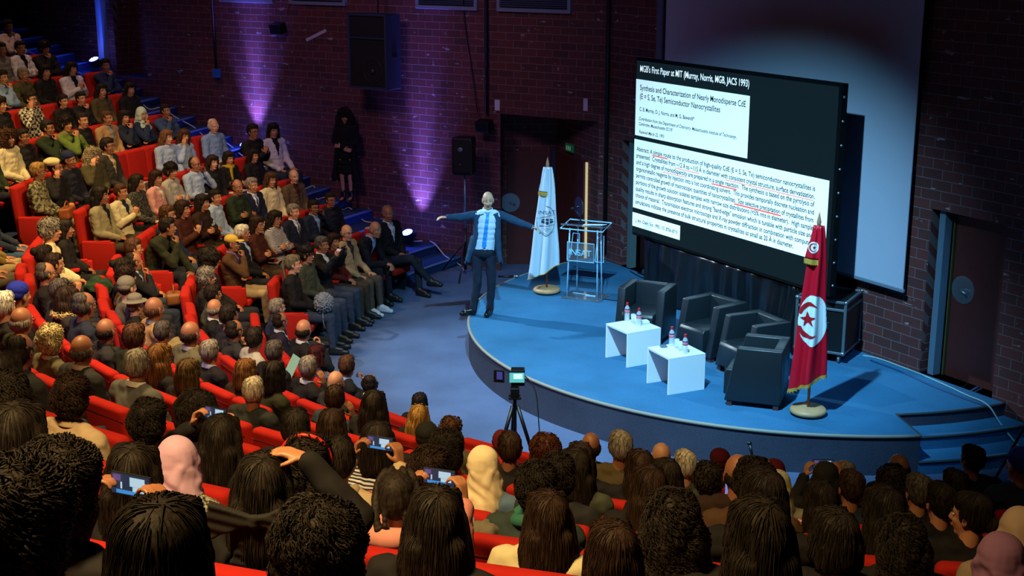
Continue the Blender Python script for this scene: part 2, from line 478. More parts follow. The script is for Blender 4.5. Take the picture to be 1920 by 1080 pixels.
# ------------------------------------------------------------------ stage
def sp(az, r, z): return Vector((SX + r * math.sin(R(az)), SY + r * math.cos(R(az)), z))
def stage_wall_az(r, far):
    # azimuth where the stage circle meets the back or left wall
    a = -178.0 if not far else -60.0
    st = .05
    for _ in range(4000):
        p = sp(a, r, 0)
        ins = (p - KX).dot(NB) > .0 and (p - KX).dot(NL) > .0
        if not ins: return a
        a += (-st if not far else st)
    return a
S_R = stage_wall_az(SR, False); S_L = stage_wall_az(SR, True)
AZN = math.degrees(math.atan2(4.385 - SX, 14.0 - SY))  # notch line azimuth
mt = MB(); mr = MB(); mnz = MB()
outer = [sp(S_L + (AZN - S_L) * k / 60, SR, SZ) for k in range(61)]
NAZ = math.degrees(math.atan2(4.33 - SX, 14.32 - SY))
if AZN > 0: AZN -= 360
if NAZ > 0: NAZ -= 360
outer = [sp(S_L + (AZN - S_L) * k / 60, SR, SZ) for k in range(61)]
IR = 3.93
S_Ri = stage_wall_az(IR, False)
inner = [sp(NAZ + (S_Ri - NAZ) * k / 14, IR, SZ) for k in range(15)]
poly = outer + inner + [KX + Vector((0, 0, SZ))]
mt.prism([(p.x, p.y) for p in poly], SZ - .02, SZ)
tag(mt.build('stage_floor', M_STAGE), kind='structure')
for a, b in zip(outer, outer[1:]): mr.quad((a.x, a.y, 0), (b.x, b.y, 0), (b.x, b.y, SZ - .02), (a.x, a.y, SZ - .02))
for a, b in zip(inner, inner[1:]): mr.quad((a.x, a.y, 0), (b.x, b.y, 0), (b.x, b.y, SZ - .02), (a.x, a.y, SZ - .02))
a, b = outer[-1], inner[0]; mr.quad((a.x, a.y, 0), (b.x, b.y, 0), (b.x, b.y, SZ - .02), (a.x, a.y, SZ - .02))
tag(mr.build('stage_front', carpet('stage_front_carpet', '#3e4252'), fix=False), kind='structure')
mnz.tube([p + Vector((0, 0, -.012)) for p in outer], .022, 8)
tag(mnz.build('stage_nosing', M_NOSE, smooth=True), kind='structure')
ms = MB(); mq = MB()
for (r0_, r1_, z_) in ((IR, 4.265, SZ * 2 / 3), (4.265, SR, SZ / 3)):
    e0, e1 = stage_wall_az(r0_, False), stage_wall_az(r1_, False)
    nn = 14
    for k in range(nn):
        t0, t1 = k / nn, (k + 1) / nn
        i0, i1 = AZN + (e0 - AZN) * t0, AZN + (e0 - AZN) * t1
        o0, o1 = AZN + (e1 - AZN) * t0, AZN + (e1 - AZN) * t1
        ms.quad(sp(i0, r0_ - .02, z_), sp(i1, r0_ - .02, z_), sp(o1, r1_, z_), sp(o0, r1_, z_))
        ms.quad(sp(o0, r1_, z_), sp(o1, r1_, z_), sp(o1, r1_, 0), sp(o0, r1_, 0))
    mq.tube([sp(AZN + (e1 - AZN) * k / 14, r1_, z_ - .01) for k in range(15)], .016, 6)
mq.tube([sp(NAZ + (S_Ri - NAZ) * k / 14, IR, SZ - .01) for k in range(15)], .016, 6)
mq.tube([outer[-1] + Vector((0, 0, -.005)), inner[0] + Vector((0, 0, -.005))], .014, 6)
tag(ms.build('stage_steps', M_STAGE, fix=False), kind='structure')
tag(mq.build('stage_step_nosing', plain('worn_nosing', '#34383a', .8), smooth=True), kind='structure')

# ------------------------------------------------------------------ doors, windows, pipes
def door(name, fn, s0, s1, z0, z1, off, ang, plate_s, plate_z, hinge=None):
    w = s1 - s0; c = fn((s0 + s1) / 2, (z0 + z1) / 2, off)
    e = empty(name, fn((s0 + s1) / 2, z0, off)); tag(e, kind='structure')
    def loc(p): return Vector(p) - e.location
    m1 = MB(); m1.box(loc(c), (w, .05, z1 - z0), ang); m1.build('door_leaf', M_DOOR, e, mods=[bevel(.006)])
    m1 = MB()
    q = Matrix.Rotation(ang, 3, 'Z') @ Matrix.Rotation(R(90), 3, 'X')
    pc = loc(fn(plate_s, plate_z, off + .032)); vs = []; N = 28
    for d in (0, .008):
        for k in range(N): vs.append(pc + q @ Vector((.17 * math.cos(2 * math.pi * k / N), .17 * math.sin(2 * math.pi * k / N), -d)))
    m1.add(vs, [tuple(range(N)), tuple(range(N, 2 * N))[::-1]] + [(k, (k + 1) % N, N + (k + 1) % N, N + k) for k in range(N)])
    m1.build('push_plate', M_STEEL, e)
    m1 = MB(); h = loc(fn(plate_s, plate_z, off + .075)); m1.tube([loc(fn(plate_s, plate_z, off + .03)), h, h + Vector((0, 0, -.03)) + (q @ Vector((.09, 0, 0)))], .011, 8)
    m1.build('door_handle', M_STEEL, e, smooth=True)
    return e
door('door_1', bw, 7.13, 8.0, .46, 2.50, -.22, AB, 7.30, 1.58)
mb = MB(); mb.box(bw(7.02, 1.48, -.12), (.09, .12, 2.04), AB)
tag(mb.build('trim_2', plain('steel_blue_post', '#5d7388', .45, .1), None), kind='structure')
mb = MB(); mb.box(bw(7.10, 1.48, -.2), (.022, .04, 2.04), AB)
tag(mb.build('door_edge_strip', plain('brass_strip', '#51482a', .5, .3), None), kind='structure')
door('door_2', bw, .72, 1.5, .46, 2.51, -.2, AB, 1.3, 1.55)
mb = MB(); mb.box(bw(.62, 1.49, -.08), (.09, .12, 2.05), AB)
tag(mb.build('trim_3', plain('grey_green_post', '#55696c', .45, .1), None), kind='structure')
nd = (NB2 - NK); nl = nd.length; nd = nd / nl; nn_ = Vector((nd.y, -nd.x, 0)); 
if nn_.dot(Vector((-1, -1, 0))) < 0: nn_ = -nn_
def nw(s_, z, off=0.0): return NK + nd * s_ + nn_ * off + Vector((0, 0, z))
def nb(s_, z, off=0.0): return NB1 + Vector((s_, -off, z))
door('door_3', nb, .08, .86, 0, 2.03, .03, 0, .14, 1.12)
door('door_4', nw, .46, nl - .06, 0, 2.03, .03, math.atan2(nd.y, nd.x), .60, 1.25)
mb = MB(); mb.box(nw(nl - .03, 1.03, .07), (.10, .10, 2.06), math.atan2(nd.y, nd.x))
tag(mb.build('trim_4', plain('dark_blue_post', '#2a3547', .5)), kind='structure')
mb = MB(); mb.box(nw(.41, 1.2, .02), (.04, .03, 1.66), math.atan2(nd.y, nd.x))
tag(mb.build('lit_door_gap', plain('lit_gap', '#e0c070', .6, emis='#f2dcaa', es=0.5)), kind='structure')

def vent(i, t0, t1):
    e = empty('window_%d' % i, lw((t0 + t1) / 2, 4.47)); tag(e, kind='structure')
    z0, z1 = 4.47, 5.25; L = lambda p: Vector(p) - e.location
    m1 = MB()
    for c, d in ((lw((t0 + t1) / 2, z0 + .03, .03), (t1 - t0, .07, .06)), (lw((t0 + t1) / 2, z1, .03), (t1 - t0, .07, .06)),
                 (lw(t0 + .03, (z0 + z1) / 2, .03), (.06, .068, z1 - z0)), (lw(t1 - .03, (z0 + z1) / 2, .03), (.06, .068, z1 - z0))): m1.box(L(c), d, AL)
    m1.build('window_frame', plain('grey_aluminium', '#7f8ba5', .5, .2), e, mods=[bevel(.004)])
    m1 = MB(); m1.box(L(lw((t0 + t1) / 2, (z0 + z1) / 2, .005)), (t1 - t0 - .04, .01, z1 - z0), AL)
    m1.build('window_back', plain('window_dark', '#10131c', .5), e)
    m1 = MB(); k = 0
    z = z0 + .09
    while z < z1 - .05:
        m1.box(L(lw((t0 + t1) / 2, z, .022)), (t1 - t0 - .1, .004, .022), M=Matrix.Rotation(AL, 3, 'Z') @ Matrix.Rotation(R(35), 3, 'X')); z += .034
    m1.build('window_louvre', plain('louvre_grey', '#3d4a68', .5), e)
for i, (t0, t1) in enumerate(((7.15, 8.53), (5.40, 6.75), (2.53, 3.82), (.70, 2.13))): vent(i + 1, t0, t1)
def pipe(name, pts, r, label):
    mb = MB(); mb.tube(pts, r, 8)
    tag(mb.build(name, M_BLACK, smooth=True), label, 'pipe')
pipe('conduit_pipe', [lw(8.72, 9.5, .05), lw(8.72, 3.16, .05)], .022, 'dark conduit pipe running down the brick wall to the small blue box')
pipe('conduit_pipe', [lw(2.34, 9.5, .06), lw(2.34, 2.75, .06)], .028, 'dark conduit pipe coming down to the small speaker above the doors')
pipe('conduit_pipe', [bw(.03, 9.5, .05), bw(.03, .6, .05)], .035, 'dark pipe in the corner beside the steel-blue framed doorway')
pipe('loose_cable', [lw(2.95, 9.4, .04), lw(2.9, 6, .05), lw(2.80, 4.3, .04), lw(2.6, 3.2, .05), lw(2.5, 2.75, .1)], .010, 'thin black cable sagging from the ceiling to the small wall speaker')
e = empty('wall_box', lw(8.70, 3.05, .0)); tag(e, 'small blue junction box on the brick wall at the end of the conduit', 'electrical box')
L_ = lambda p: Vector(p) - e.location
mb = MB(); mb.box(L_(lw(8.70, 3.10, .06)), (.15, .1, .17), AL); mb.build('housing', plain('blue_box', '#2c63a8', .5), e, mods=[bevel(.008)])
mb = MB(); mb.box(L_(lw(8.86, 3.13, .03)), (.05, .04, .04), AL); mb.build('red_button', plain('red_button', '#a03020', .5), e)
e = empty('exit_sign', lw(0, 0)); e.location = nw(nl * .62, 2.12, .04); tag(e, 'small dim green exit sign above the dark door in the niche', 'sign')
mb = MB(); mb.box((0, 0, .06), (.30, .04, .13), math.atan2(nd.y, nd.x)); mb.build('panel', plain('exit_green', '#0e5a35', .5, emis='#1a7a48', es=.12), e, mods=[bevel(.01)])
mb = MB()
for k in (-.07, 0.0, .07): mb.box(nd * k + nn_ * .024 + Vector((0, 0, .06)), (.025, .006, .07), math.atan2(nd.y, nd.x))
mb.build('pictogram', plain('exit_white', '#a8c8b4', .5, emis='#9fd0b0', es=.15), e)
mb = MB()
Mq = Matrix.Rotation(AL, 3, 'Z') @ Matrix.Rotation(R(22), 3, 'Y')
mb.box(lw(6.15, 3.92, .012), (.52, .015, .055), M=Mq)
tag(mb.build('white_tape', plain('tape', '#b9b3c4', .7)), 'slanted strip of white tape stuck high on the brick wall', 'tape')
mb = MB(); mb.box(lw(2.15, 2.90, .012), (.10, .012, .18), AL); tag(mb.build('paper_note', plain('paper', '#c9c4d6', .7)), 'white paper note taped at the left end of the brick header', 'note')
mb = MB(); mb.box(lw(.42, 3.02, .012), (.08, .012, .20), AL); tag(mb.build('paper_note', plain('paper', '#c9c4d6', .7)), 'narrow white paper strip taped high beside the corner pipe', 'note')

# ------------------------------------------------------------------ loudspeakers
def box_speaker():
    e = empty('loudspeaker_cabinet', lw(4.375, 3.1, .0)); tag(e, 'big black loudspeaker cabinet hanging on the brick wall', 'loudspeaker')
    L = lambda p: Vector(p) - e.location
    BB = plain('black_box_lit_blue', '#26324e', .5)  # black cabinet; the uplight's blue is put into its base colour
    mb = MB(); mb.box(L(lw(4.375, 3.75, .51)), (.85, .36, 1.29), AL); mb.build('cabinet', BB, e, mods=[bevel(.012)])
    mb = MB()
    for s_, z, w, h in ((4.375, 4.375, .85, .04), (4.375, 3.125, .85, .04), (3.97, 3.75, .04, 1.29), (4.78, 3.75, .04, 1.29), (4.375, 3.98, .80, .03)): mb.box(L(lw(s_, z, .715)), (w, .05, h), AL)
    mb.build('front_frame', BB, e, mods=[bevel(.006)])
    mb = MB(); mb.box(L(lw(4.375, 3.75, .698)), (.80, .012, 1.22), AL); mb.build('grille', plain('grille_black', '#08090b', .7, bump=(400, .5, .003)), e)
    q = Matrix.Rotation(AL, 3, 'Z') @ Matrix.Rotation(R(90), 3, 'X')
    mb = MB(); pc = L(lw(4.27, 3.42, .712)); mb.tube([pc + q @ Vector((.2 * math.cos(2 * math.pi * k / 28), .2 * math.sin(2 * math.pi * k / 28), 0)) for k in range(29)], .009, 6); mb.ell(pc, .055, 12, 8)
    mb.build('woofer_ring', plain('cone_grey', '#23252b', .4), e, smooth=True)
    mb = MB(); mb.box(L(lw(3.945, 3.70, .51)), (.012, .12, .07), AL); mb.build('side_handle', M_BLACK, e)
    mb = MB(); mb.tube([L(lw(4.375, 4.38, .4)), L(lw(4.375, 9.5, .4))], .012, 6); mb.build('hanger', M_BLACK, e)
box_speaker()
def wall_speaker(t, z, label):
    e = empty('wall_speaker', lw(t, z, 0)); tag(e, label, 'loudspeaker')
    L = lambda p: Vector(p) - e.location
    mb = MB(); mb.box(L(lw(t, z, .2)), (.27, .2, .19), M=Matrix.Rotation(AL, 3, 'Z') @ Matrix.Rotation(R(-15), 3, 'X')); mb.build('cabinet', M_BLACK, e, mods=[bevel(.02, 3)])
    mb = MB(); mb.tube([L(lw(t, z + .08, .02)), L(lw(t, z + .05, .12))], .02, 8); mb.build('bracket', M_BLACK, e)
wall_speaker(6.91, 4.03, 'small black speaker under the louvred window, beside the white tape')
wall_speaker(2.29, 2.56, 'small black speaker at the left end of the dark niche')
def tripod_speaker():
    b = Vector((-.80, 22.55, 0)); e = empty('tripod_speaker', b); tag(e, 'black loudspeaker on a tall pole stand behind the speaking person', 'loudspeaker')
    mb = MB(); mb.tube([(0, 0, .75), (0, 0, 1.78)], .018, 10); mb.build('pole', plain('pole_blue_steel', '#6f8fb0', .35, .5), e, smooth=True)
    mb = MB(); mb.tube([(0, 0, .12), (0, 0, .85)], .024, 10); mb.build('lower_pole', M_BLACK, e, smooth=True)
    for k in range(3):
        a = R(20 + 120 * k); mb = MB(); mb.tube([(0, 0, .62), (.55 * math.cos(a), .55 * math.sin(a), .02)], .014, 8)
        mb.tube([(0, 0, .2), (.30 * math.cos(a), .30 * math.sin(a), .30)], .009, 6); mb.build('leg', M_BLACK, e, smooth=True)
    ang = R(18)
    mb = MB(); mb.prism([(-.19, -.15), (.19, -.15), (.15, .17), (-.15, .17)], 1.78, 2.42)
    me = bake(mb.mesh('cab', fix=True), [('BEVEL', dict(width=.045, segments=4, limit_method='ANGLE'))]); me.transform(Matrix.Translation((0, 0, 0)) @ Matrix.Rotation(R(-18), 4, 'Z'))
    me.materials.append(M_BLACK); cb = link('cabinet', me, None, e)
    mb = MB(); M = Matrix.Rotation(R(-18), 3, 'Z'); mb.box(M @ Vector((0, -.154, 2.10)), (.30, .012, .52), M=M); mb.build('grille', plain('grille_black', '#08090b', .7), e, mods=[bevel(.005)])
    mb = MB(); mb.ell(M @ Vector((-.02, -.165, 2.22)), (.05, .012, .04), 12, 8, M=M); mb.ell(M @ Vector((-.02, -.165, 1.97)), (.012, .008, .012), 8, 6); mb.build('logo', plain('logo_grey', '#7a8aa0', .4, .5), e, smooth=True)
tripod_speaker()

# ------------------------------------------------------------------ LED uplights on the stairs
def par_lamp(t, off, aim, label, power, col, ang):
    q0 = lw(t, 0, off); p = Vector((q0.x, q0.y, stair_z(q0.x, q0.y)))
    e = empty('led_uplight', p); tag(e, label, 'lamp')
    d = (Vector((0, 0, 1)) + NL * .45).normalized(); q = d.to_track_quat('Z', 'Y').to_matrix()
    mb = MB(); c0 = Vector((0, 0, .20)); mb.cone(c0 - d * .10, c0 + d * .06, .085, .105, 20); mb.build('housing', M_BLACK, e)
    mb = MB(); mb.cone(c0 + d * .058, c0 + d * .066, .098, .098, 20)
    mb.build('lens', plain('led_lens', '#c8d0ff', .3, emis=(.10, .16, 1.0), es=5.0), e)
    for k in range(7):
        a = 2 * math.pi * k / 6; o2 = q @ Vector((.055 * math.cos(a), .055 * math.sin(a), 0)) if k < 6 else Vector((0, 0, 0))
        mb = MB(); mb.ell(c0 + d * .068 + o2, .016, 8, 6); mb.build('led_cell', plain('led_cell', '#ffffff', .3, emis=(.8, .85, 1.0), es=10.0), e)
    mb = MB()
    for s_ in (-1, 1): mb.tube([c0 + DL * (.12 * s_), DL * (.12 * s_) + Vector((0, 0, .01)), Vector((0, 0, .01))], .008, 6)
    mb.build('yoke', M_BLACK, e)
    lp = lw(t, p.z + .30, .24)
    if ang > 30:
        lamp('led_uplight_beam', 'SPOT', lp, lw(t, p.z + 1.7, .0), power * 1.2, col, .06, 58, 1.0)
        lamp('led_uplight_beam', 'SPOT', lp, aim, power * 3.2, col, .06, 24, 1.0)
    else: lamp('led_uplight_beam', 'SPOT', lp, aim, power, col, .09, ang, .85)
    # the lamp's stray light on the steps around it
    lamp('led_stray_light', 'POINT', p + Vector((0, 0, .42)) + NL * .12, (0, 0, 0), power * .02, (.08, .14, 1.0), .08)
    return e
par_lamp(3.80, .42, lw(3.70, 5.2, .0), 'glowing blue floor lamp on the lower stairs, lighting the brick wall', 620, (.19, .16, 1.0), 44)
par_lamp(7.72, .36, lw(7.74, 6.4, .0), 'blue floor lamp behind the people on the stairs, below the violet brick strip', 620, (.19, .16, 1.0), 42)
par_lamp(11.80, .40, lw(11.92, 6.2, .05), 'glowing blue lamp at the top of the stairs beside the pilaster', 420, (.03, .11, 1.0), 20)
CAB = [(-9.87, 27.51, 3.63), (-9.64, 27.68, 3.48), (-9.28, 27.55, 3.48), (-8.78, 27.48, 3.32), (-8.32, 27.33, 3.16), (-7.88, 27.17, 3.0), (-7.74, 27.33, 3.0), (-7.22, 26.71, 2.69), (-6.99, 26.84, 2.69), (-6.62, 26.54, 2.38), (-6.24, 26.33, 2.37), (-5.93, 25.99, 2.22), (-5.69, 25.93, 2.06), (-5.43, 25.89, 2.06), (-5.12, 25.56, 1.9), (-4.64, 25.25, 1.59), (-3.98, 24.82, 1.43), (-3.74, 25.08, 1.43), (-3.63, 24.61, 1.27), (-3.46, 24.72, 1.27), (-3.14, 24.4, 1.11), (-3.01, 24.54, 1.11), (-2.73, 24.18, 0.96), (-2.56, 23.97, 0.8), (-2.45, 23.82, 0.8), (-2.28, 24.0, 0.8), (-2.09, 24.1, 0.64), (-1.92, 23.73, 0.64), (-1.81, 23.83, 0.64), (-1.55, 23.87, 0.49), (-1.39, 23.61, 0.48), (-1.24, 23.52, 0.33), (-1.15, 23.22, 0.33), (-0.93, 23.31, 0.17), (-0.84, 22.89, 0.02)]
def smooth_pts(P, n=4):
    P = [Vector(p) for p in P]; out = []
    for i in range(len(P) - 1):
        p0, p1, p2, p3 = P[max(i - 1, 0)], P[i], P[i + 1], P[min(i + 2, len(P) - 1)]
        for k in range(n):
            t = k / n
            out.append(.5 * ((2 * p1) + (p2 - p0) * t + (2 * p0 - 5 * p1 + 4 * p2 - p3) * t * t + (3 * p1 - p0 - 3 * p2 + p3) * t ** 3))
    return out + [P[-1]]
mb = MB(); mb.tube(smooth_pts([(x, y, stair_z(x, y) + .02) for x, y, z in CAB]), .012, 6)
tag(mb.build('power_cable', M_CABLE, smooth=True), 'pale power cable winding down the stairs along the brick wall', 'cable')

# ------------------------------------------------------------------ projection screen and LED wall
e = empty('projection_screen', bw(4.15, 1.45, .0)); tag(e, 'huge pale projection screen on the brick wall behind the slide display', 'screen')
L_ = lambda p: Vector(p) - e.location
mb = MB(); mb.box(L_(bw(4.15, 4.7, .12)), (5.0, .012, 6.45), AB)
mb.build('screen_cloth', plain('screen_cloth', '#a9aec4', .8, bump=(3, .3, .02)), e)
mb = MB(); mb.box(L_(bw(4.15, 1.46, .12)), (5.04, .035, .045), AB); mb.build('bottom_bar', plain('bar_grey', '#6a7686', .5), e, mods=[bevel(.008)])
mb = MB(); mb.box(L_(bw(1.62, 4.7, .115)), (.05, .03, 6.45), AB); mb.build('black_border', M_BLACK, e)
mb = MB(); mb.box(bw(1.40, 5.2, .04), (.14, .04, 5.2), AB)
tag(mb.build('grey_wall_strip', plain('strip_grey', '#5a5f78', .7)), 'grey vertical strip on the wall beside the projection screen', 'panel')

LO = .85
e = empty('slide_display', bw(4.03, .46, LO)); tag(e, 'large slide display with pages of text, standing on the stage', 'display')
L_ = lambda p: Vector(p) - e.location
ab = AB + math.pi
mb = MB(); mb.box(L_(bw(4.03, 2.67, LO - .06)), (4.22, .10, 2.62), AB); mb.build('screen_case', plain('display_case', '#05070a', .8, spec=.1), e, mods=[bevel(.006)])
mb = MB(); mb.box(L_(bw(4.02, 2.67, LO - .005)), (4.14, .008, 2.54), AB)
mb.build('screen_face', plain('slide_black', '#040608', .95, 0, None, .05, emis=(.005, .013, .019), es=1.0), e)
PW = plain('slide_white', '#dfeff2', .5, emis=(.50, .76, .84), es=.92)
PT = plain('slide_ink', '#06080a', .6)
PR = plain('slide_red', '#c01414', .5, emis=(.75, .02, .02), es=.9)
PH = plain('slide_heading', '#e8f2f5', .5, emis=(.62, .80, .86), es=.95)
def panel(s0, s1, z0, z1):
    mb = MB(); mb.box(L_(bw((s0 + s1) / 2, (z0 + z1) / 2, LO + .003)), (s1 - s0, .006, z1 - z0), AB); return mb.build('slide_panel', PW, e)
panels = [panel(1.955, 4.485, 2.86, 3.675), panel(1.945, 6.03, 1.78, 2.80), panel(1.94, 3.10, 1.50, 1.705)]
def textline(txt, s0, s1, z, h, mat, parent, shear=0.0, bold=0.012):
    cu = bpy.data.curves.new('t', 'FONT'); cu.body = txt; cu.size = 1.0; cu.shear = shear; cu.offset = bold
    o = bpy.data.objects.new('t', cu); COL.objects.link(o)
    dg = bpy.context.evaluated_depsgraph_get()
    me = bpy.data.meshes.new_from_object(o.evaluated_get(dg)); bpy.data.objects.remove(o); bpy.data.curves.remove(cu)
    xs = [v.co.x for v in me.vertices]
    x0, x1 = min(xs), max(xs); kx = (s1 - s0) / (x1 - x0); ky = h / .73
    for v in me.vertices:
        v.co = L_(bw(s0 + (v.co.x - x0) * kx, z + v.co.y * ky, LO + .0085))
    me.materials.append(mat); me.name = 'slide_text'
    return link('slide_text', me, None, parent)
textline("MGB's First Paper at MIT (Murray, Norris, MGB, JACS 1993)", 2.05, 4.47, 3.79, .095, PH, e, bold=.012)
textline('Synthesis and Characterization of Nearly Monodisperse CdE', 2.06, 4.42, 3.525, .082, PT, panels[0])
textline('(E = S, Se, Te) Semiconductor Nanocrystallites', 2.06, 3.90, 3.400, .082, PT, panels[0])
textline('C. B. Murray, D. J. Norris, and M. G. Bawendi*', 2.06, 3.35, 3.225, .056, PT, panels[0], bold=.015)
textline('Contribution from the Department of Chemistry, Massachusetts Institute of Technology,', 2.05, 4.26, 3.09, .050, PT, panels[0], .25)
textline('Cambridge, Massachusetts 02139', 2.05, 2.86, 3.015, .050, PT, panels[0], .25)
textline('Received March 22, 1993', 2.06, 2.67, 2.90, .050, PT, panels[0], .25)
ABS = [("Abstract: A simple route to the production of high-quality CdE (E = S, Se, Te) semiconductor nanocrystallites is", 5.80),
 ("presented.  Crystallites from ~12 \u00c5 to ~115 \u00c5 in diameter with consistent crystal structure, surface derivatization,", 5.80),
 ("and a high degree of monodispersity are prepared in a single reaction.  The synthesis is based on the pyrolysis of", 5.80),
 ("organometallic reagents by injection into a hot coordinating solvent.  This provides temporally discrete nucleation and", 5.80),
 ("permits controlled growth of macroscopic quantities of nanocrystallites.  Size selective precipitation of crystallites from", 5.80),
 ("portions of the growth solution isolates samples with narrow size distributions (<5% rms in diameter).  High sample", 5.80),
 ("quality results in sharp absorption features and strong \"band-edge\" emission which is tunable with particle size and", 5.80),
 ("choice of material.  Transmission electron microscopy and X-ray powder diffraction in combination with computer", 5.80),
 ("simulations indicate the presence of bulk structural properties in crystallites as small as 20 \u00c5 in diameter.", 5.46)]
for i, (t_, s1) in enumerate(ABS): textline(t_, 2.01, s1, 2.635 - i * .0985, .068, PT, panels[1], bold=.014)
textline('J. Am. Chem. Soc. 1993, 115, 8706\u20138715', 2.02, 3.05, 1.575, .055, PT, panels[2], .2)
for s0, s1, z, w in ((2.40, 2.77, 2.618, .013), (2.95, 3.49, 2.515, .006), (4.07, 5.78, 2.515, .006), (2.67, 3.18, 2.418, .006), (3.78, 4.31, 2.418, .013), (4.27, 5.20, 2.222, .014)):
    mb = MB(); mb.box(L_(bw((s0 + s1) / 2, z, LO + .009)), (s1 - s0, .004, w), AB); mb.build('red_underline', PR, panels[1])
mb = MB()
for s_ in (2.3, 3.7, 5.1):
    mb.box(L_(bw(s_, .9, LO - .25)), (.06, .06, .9), AB); mb.box(L_(bw(s_, .49, LO - .3)), (.1, .7, .05), AB)
mb.build('support_frame', M_BLACK, e)
mb = MB()
for k in range(9): mb.ell(L_(bw(6.14, 1.5 + k * .29, LO - .05)), (.018, .018, .018), 8, 6)
mb.build('edge_screws', M_STEEL, e, smooth=True)
# black drape hanging under the display, gathered at its near end
def drape():
    mb = MB(); nu, nv = 150, 16
    for j in range(nv + 1):
        v = j / nv
        for i in range(nu + 1):
            u = i / nu; s_ = 2.15 + 3.75 * u; z = 1.345 + (-.875) * v
            pin = math.exp(-((s_ - 5.45) / .28) ** 2)
            z += 0
            off = LO - .08 + .035 * math.sin(s_ * 19 + 2 * math.sin(s_ * 3)) * (.3 + .7 * v) + .03 * noise.noise(Vector((s_ * 3, z * 2, 0))) + .10 * v * (.3 + .7 * noise.noise(Vector((s_ * 1.2, 3, 0))))
            s2 = s_ + (5.45 - s_) * pin * (1 - v) * .75
            off += pin * .14 * math.sin(s_ * 60) * v
            mb.v.append(tuple(bw(s2, z, off)))
    for j in range(nv):
        for i in range(nu):
            a = j * (nu + 1) + i; mb.f.append((a, a + 1, a + nu + 2, a + nu + 1)); mb.mi.append(0)
    me = mb.mesh('black_drape', True); me = bake(me, [('SOLIDIFY', dict(thickness=.006))])
    me.materials.append(plain('drape_black', '#0b0f14', .32, spec=.6)); me.polygons.foreach_set('use_smooth', [True] * len(me.polygons))
    tag(link('black_drape', me), 'black glossy drape hanging below the slide display, knotted near its right end', 'drape')
drape()
# ------------------------------------------------------------------ things on the stage
def decal(shape, name, mat, parent, bvh, org, right, up, look, cell=.006, off=.004):
    """cut a flat emblem into small cells and lay them on a curved cloth"""
    mb = MB(); (x0, x1, y0, y1), inside = shape
    nx = int((x1 - x0) / cell) + 1; ny = int((y1 - y0) / cell) + 1; idx = {}
    def pt(i, j):
        if (i, j) not in idx:
            p = org + right * (x0 + i * cell) + up * (y0 + j * cell) - look * 2
            h = bvh.ray_cast(p, look, 6)
            idx[(i, j)] = None if h[0] is None else len(mb.v)
            if h[0] is not None: mb.v.append(tuple(h[0] - look * off))
        return idx[(i, j)]
    for i in range(nx):
        for j in range(ny):
            if inside(x0 + (i + .5) * cell, y0 + (j + .5) * cell):
                q = [pt(i, j), pt(i + 1, j), pt(i + 1, j + 1), pt(i, j + 1)]
                if None not in q:
                    P = [Vector(mb.v[k]) for k in q]
                    if max((P[a] - P[(a + 1) % 4]).length for a in range(4)) < cell * 6: mb.f.append(tuple(q)); mb.mi.append(0)
    if mb.f:
        me = mb.mesh(name, True); me.materials.append(mat)
        if not isinstance(parent, bpy.types.Object): return me
        return link(name, me, None, parent)
def in_poly(pts):
    def f(x, y):
        c = False; j = len(pts) - 1
        for i in range(len(pts)):
            if (pts[i][1] > y) != (pts[j][1] > y) and x < (pts[j][0] - pts[i][0]) * (y - pts[i][1]) / (pts[j][1] - pts[i][1]) + pts[i][0]: c = not c
            j = i
        return c
    return f
